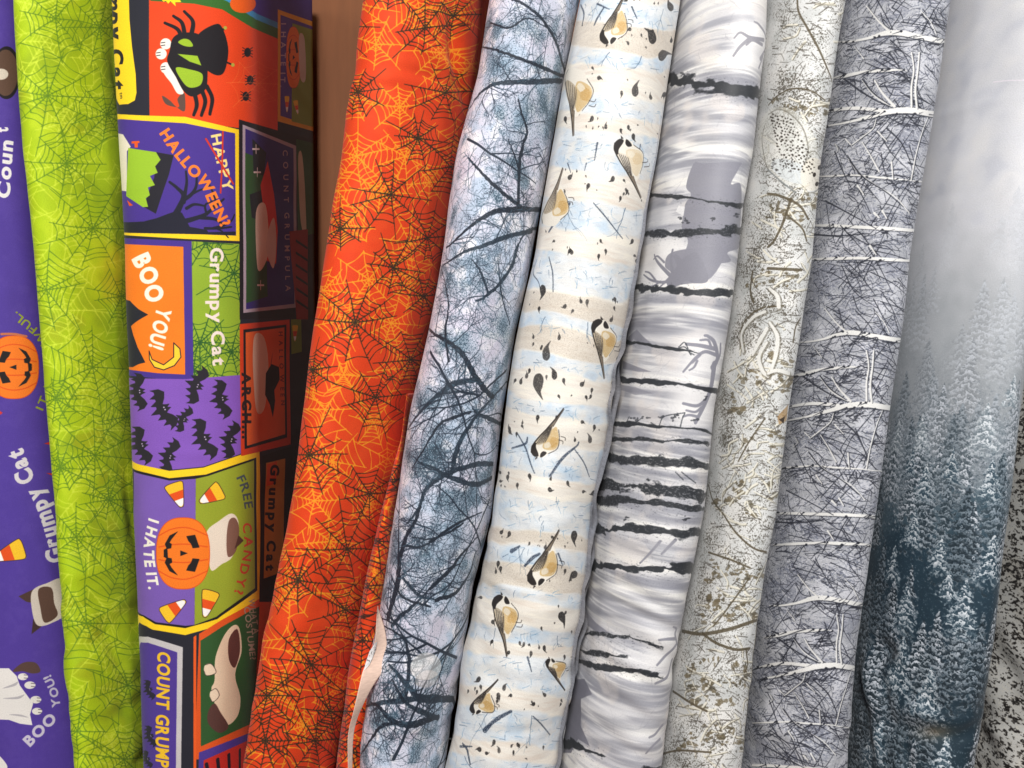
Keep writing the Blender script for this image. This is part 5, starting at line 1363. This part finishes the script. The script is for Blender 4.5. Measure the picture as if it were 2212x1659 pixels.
# ================================================================== misty fir forest
def make_forest():
    s = Cloth([(0, 2053, 2296), (166, 2030, 2285), (333, 2003, 2268), (553, 1966, 2242), (720, 1948, 2225), (886, 1924, 2206), (1106, 1900, 2179), (1206, 1886, 2166), (1272, 1878, 2159), (1380, 1862, 2148), (1439, 1852, 2139), (1573, 1842, 2122), (1659, 1834, 2102)],
              turn=-0.5, tip=.532, b=.04, L=.17, n=2.1, ul=.10, ur=.09)
    s.base(c(210, 210, 214), 10)
    n1 = spectral(s.H, s.W, 30, 300, 1.5, seed=71); n2 = spectral(s.H, s.W, 3, 30, .9, seed=72)
    s.mix(sstep(0, 2, n1), c(220, 218, 218), .7); s.mix(sstep(0, 2, -n1), c(188, 190, 200), .5)
    stops = np.array([0, 430, 560, 700, 880, 1020, 1100, 1200, 1400, 1700], float)
    cols = np.array([(210, 210, 214), (206, 206, 211), (196, 197, 201), (174, 177, 181), (148, 153, 158), (110, 122, 131), (66, 86, 98), (36, 58, 72), (29, 49, 62), (26, 45, 56)], np.float32) / 255
    yv = s.PY + 26 * n1
    grd = np.stack([np.interp(yv, stops, cols[:, k]) for k in range(3)], -1).astype(np.float32)
    bl = sstep(380, 560, yv)[..., None]
    s.rgb[:] = s.rgb * (1 - bl) + grd * bl
    r = random.Random(88)
    # firs, far to near
    s.nf = spectral(s.H, s.W, 2.8, 14, .6, seed=75); s.nm = spectral(s.H, s.W, 7, 40, 1.0, seed=76)
    trees = [(520 + 1330 * (r.random() ** .85), r.uniform(-25, s.W + 25)) for i in range(175)]
    trees.sort()
    vof = lambda y: np.interp(y, s.py, s.V) / RES
    for y, x in trees:
        t = min(1, max(0, (y - 500) / 560.0)); t2 = min(1, max(0, (y - 960) / 260.0))
        hgt = r.uniform(120, 260) * (.8 + .3 * t); wid = hgt * r.uniform(.16, .22)
        base = np.array([np.interp(y - hgt * .2, stops, cols[:, k]) for k in range(3)])
        frost = r.choice((.5, .6, .75, 1.0)) * (.66 + .34 * t)
        snow = base + (c(214, 218, 226) - base) * frost * (.85 + .15 * t)
        dark = base * (1 - .12 * t - .22 * t2)
        v0 = vof(y); top = v0 - hgt
        fir(s, x, top, hgt, wid * 1.15, np.clip(snow, 0, .9), dark, .38 + .54 * t, r)
    # the brightest frosted firs
    for x, y, h in (g(3, 1, (1005, 1030)) + (60,), g(3, 1, (1430, 960)) + (78,), g(3, 1, (1200, 1255)) + (50,), g(3, 1, (1460, 1320)) + (66,), g(3, 1, (1030, 1350)) + (60,), g(3, 1, (940, 1250)) + (46,), g(3, 2, (1130, 160)) + (60,), g(3, 2, (1285, 440)) + (90,), g(3, 2, (825, 220)) + (60,), g(3, 2, (880, 820)) + (95,), g(3, 2, (740, 1360)) + (70,), g(3, 2, (1165, 1450)) + (60,), g(3, 2, (660, 1440)) + (60,), g(3, 1, (850, 1060)) + (56,), g(3, 1, (1600, 770)) + (50,), g(3, 2, (1060, 1010)) + (80,), g(3, 2, (960, 0)) + (60,), g(3, 2, (910, 470)) + (80,), g(3, 2, (1470, 140)) + (80,), g(3, 2, (1180, 380)) + (50,)):
        p = s.M((x, y))[0]; H_ = h * K
        fir(s, p[0], p[1], H_ * 1.35, H_ * .40, c(226, 230, 234), c(40, 62, 76) if y > 960 else c(112, 124, 132), .85, r, .5)
    s.mix(sstep(.9, 1.9, n2) * sstep(520, 900, s.PY), c(196, 200, 206), .25); s.mix(sstep(.9, 1.9, -n2) * sstep(700, 1100, s.PY), c(30, 46, 60), .5)
    s.L_(g(3, 0, (1460, 530), (1560, 520), (1680, 520)), 2.5, c(232, 224, 232), .8)
    s.mix(np.exp(-((s.PX - 2020) / 40) ** 2 - ((s.PY - 1582) / 16) ** 2), c(150, 130, 104), .5)
    # soft folds low on the left
    s.crease(1905, 1405, -20, 40, 26, -7.0); s.crease(1880, 1480, 60, 60, 26, 5.0, .2); s.crease(1915, 1530, 65, 80, 16, -3.5); s.crease(1895, 1590, 70, 70, 16, 3.0)
    s.crease(1980, 1580, -12, 90, 16, -3.2); s.crease(2010, 1545, -10, 90, 16, 2.2); s.crease(1960, 1430, 30, 60, 20, 1.8); s.crease(1990, 1470, 60, 70, 20, -1.6); s.crease(2090, 1500, 75, 90, 22, 1.2)
    s.crease(1935, 1625, 70, 60, 14, 2.0); s.crease(1958, 1630, 72, 60, 12, -2.2); s.crease(2085, 1590, -60, 60, 18, -1.6); s.crease(2060, 240, 2, 120, 10, .35); s.crease(2050, 420, 4, 80, 12, -.3)
    m = s.material("misty_fir_print", rough=.7, spec=.3)
    o = s.mesh("fabric_bolt", m, disp=s.displacement(.4, 21, 1.0, 1300), zmin=ZB)
    tag(o, "misty grey fabric bolt fading down to dark teal snowy fir trees", "fabric bolt", GROUP)


# ================================================================== black and cream mottled print
def make_mottled():
    s = Cloth([(0, 2300, 2480), (553, 2246, 2430), (886, 2210, 2400), (1106, 2184, 2376), (1439, 2142, 2330), (1659, 2106, 2300)], turn=-0.2, tip=.548, b=.04, L=.16, n=2.3, ul=.09, ur=.09)
    s.base(c(212, 210, 205), 11)
    a = spectral(s.H, s.W, 5, 40, .9, sx=.55, seed=81); b_ = spectral(s.H, s.W, 4, 22, .7, seed=82); d = spectral(s.H, s.W, 60, 300, 1.4, seed=83)
    s.mix(sstep(-.3, 1.2, d), c(186, 180, 170), .6)
    s.mix(sstep(.0, .6, a + .35 * b_ + .35 * d), c(58, 54, 50), .9); s.mix(sstep(.9, 1.5, a + .5 * b_ + .3 * d), c(28, 25, 24), .9); s.mix(sstep(1.0, 1.8, b_ - .3 * a), c(224, 218, 204), .7)
    s.crease(2185, 1470, 50, 90, 40, -4); s.crease(2180, 1390, 30, 70, 40, 2.5); s.crease(2165, 1580, 50, 90, 40, 2.5)
    m = s.material("black_cream_mottled_print", rough=.75)
    o = s.mesh("fabric_bolt", m, disp=s.displacement(.5, 22, 1.6, 1150), zmin=ZB)
    tag(o, "black and cream mottled fabric bolt at the bottom right corner, beside the dark fir trees", "fabric bolt", GROUP)


for make in (make_purple, make_green, make_panel, make_orange, make_branches, make_birds, make_birch, make_thicket, make_woodland, make_forest, make_mottled):
    make()
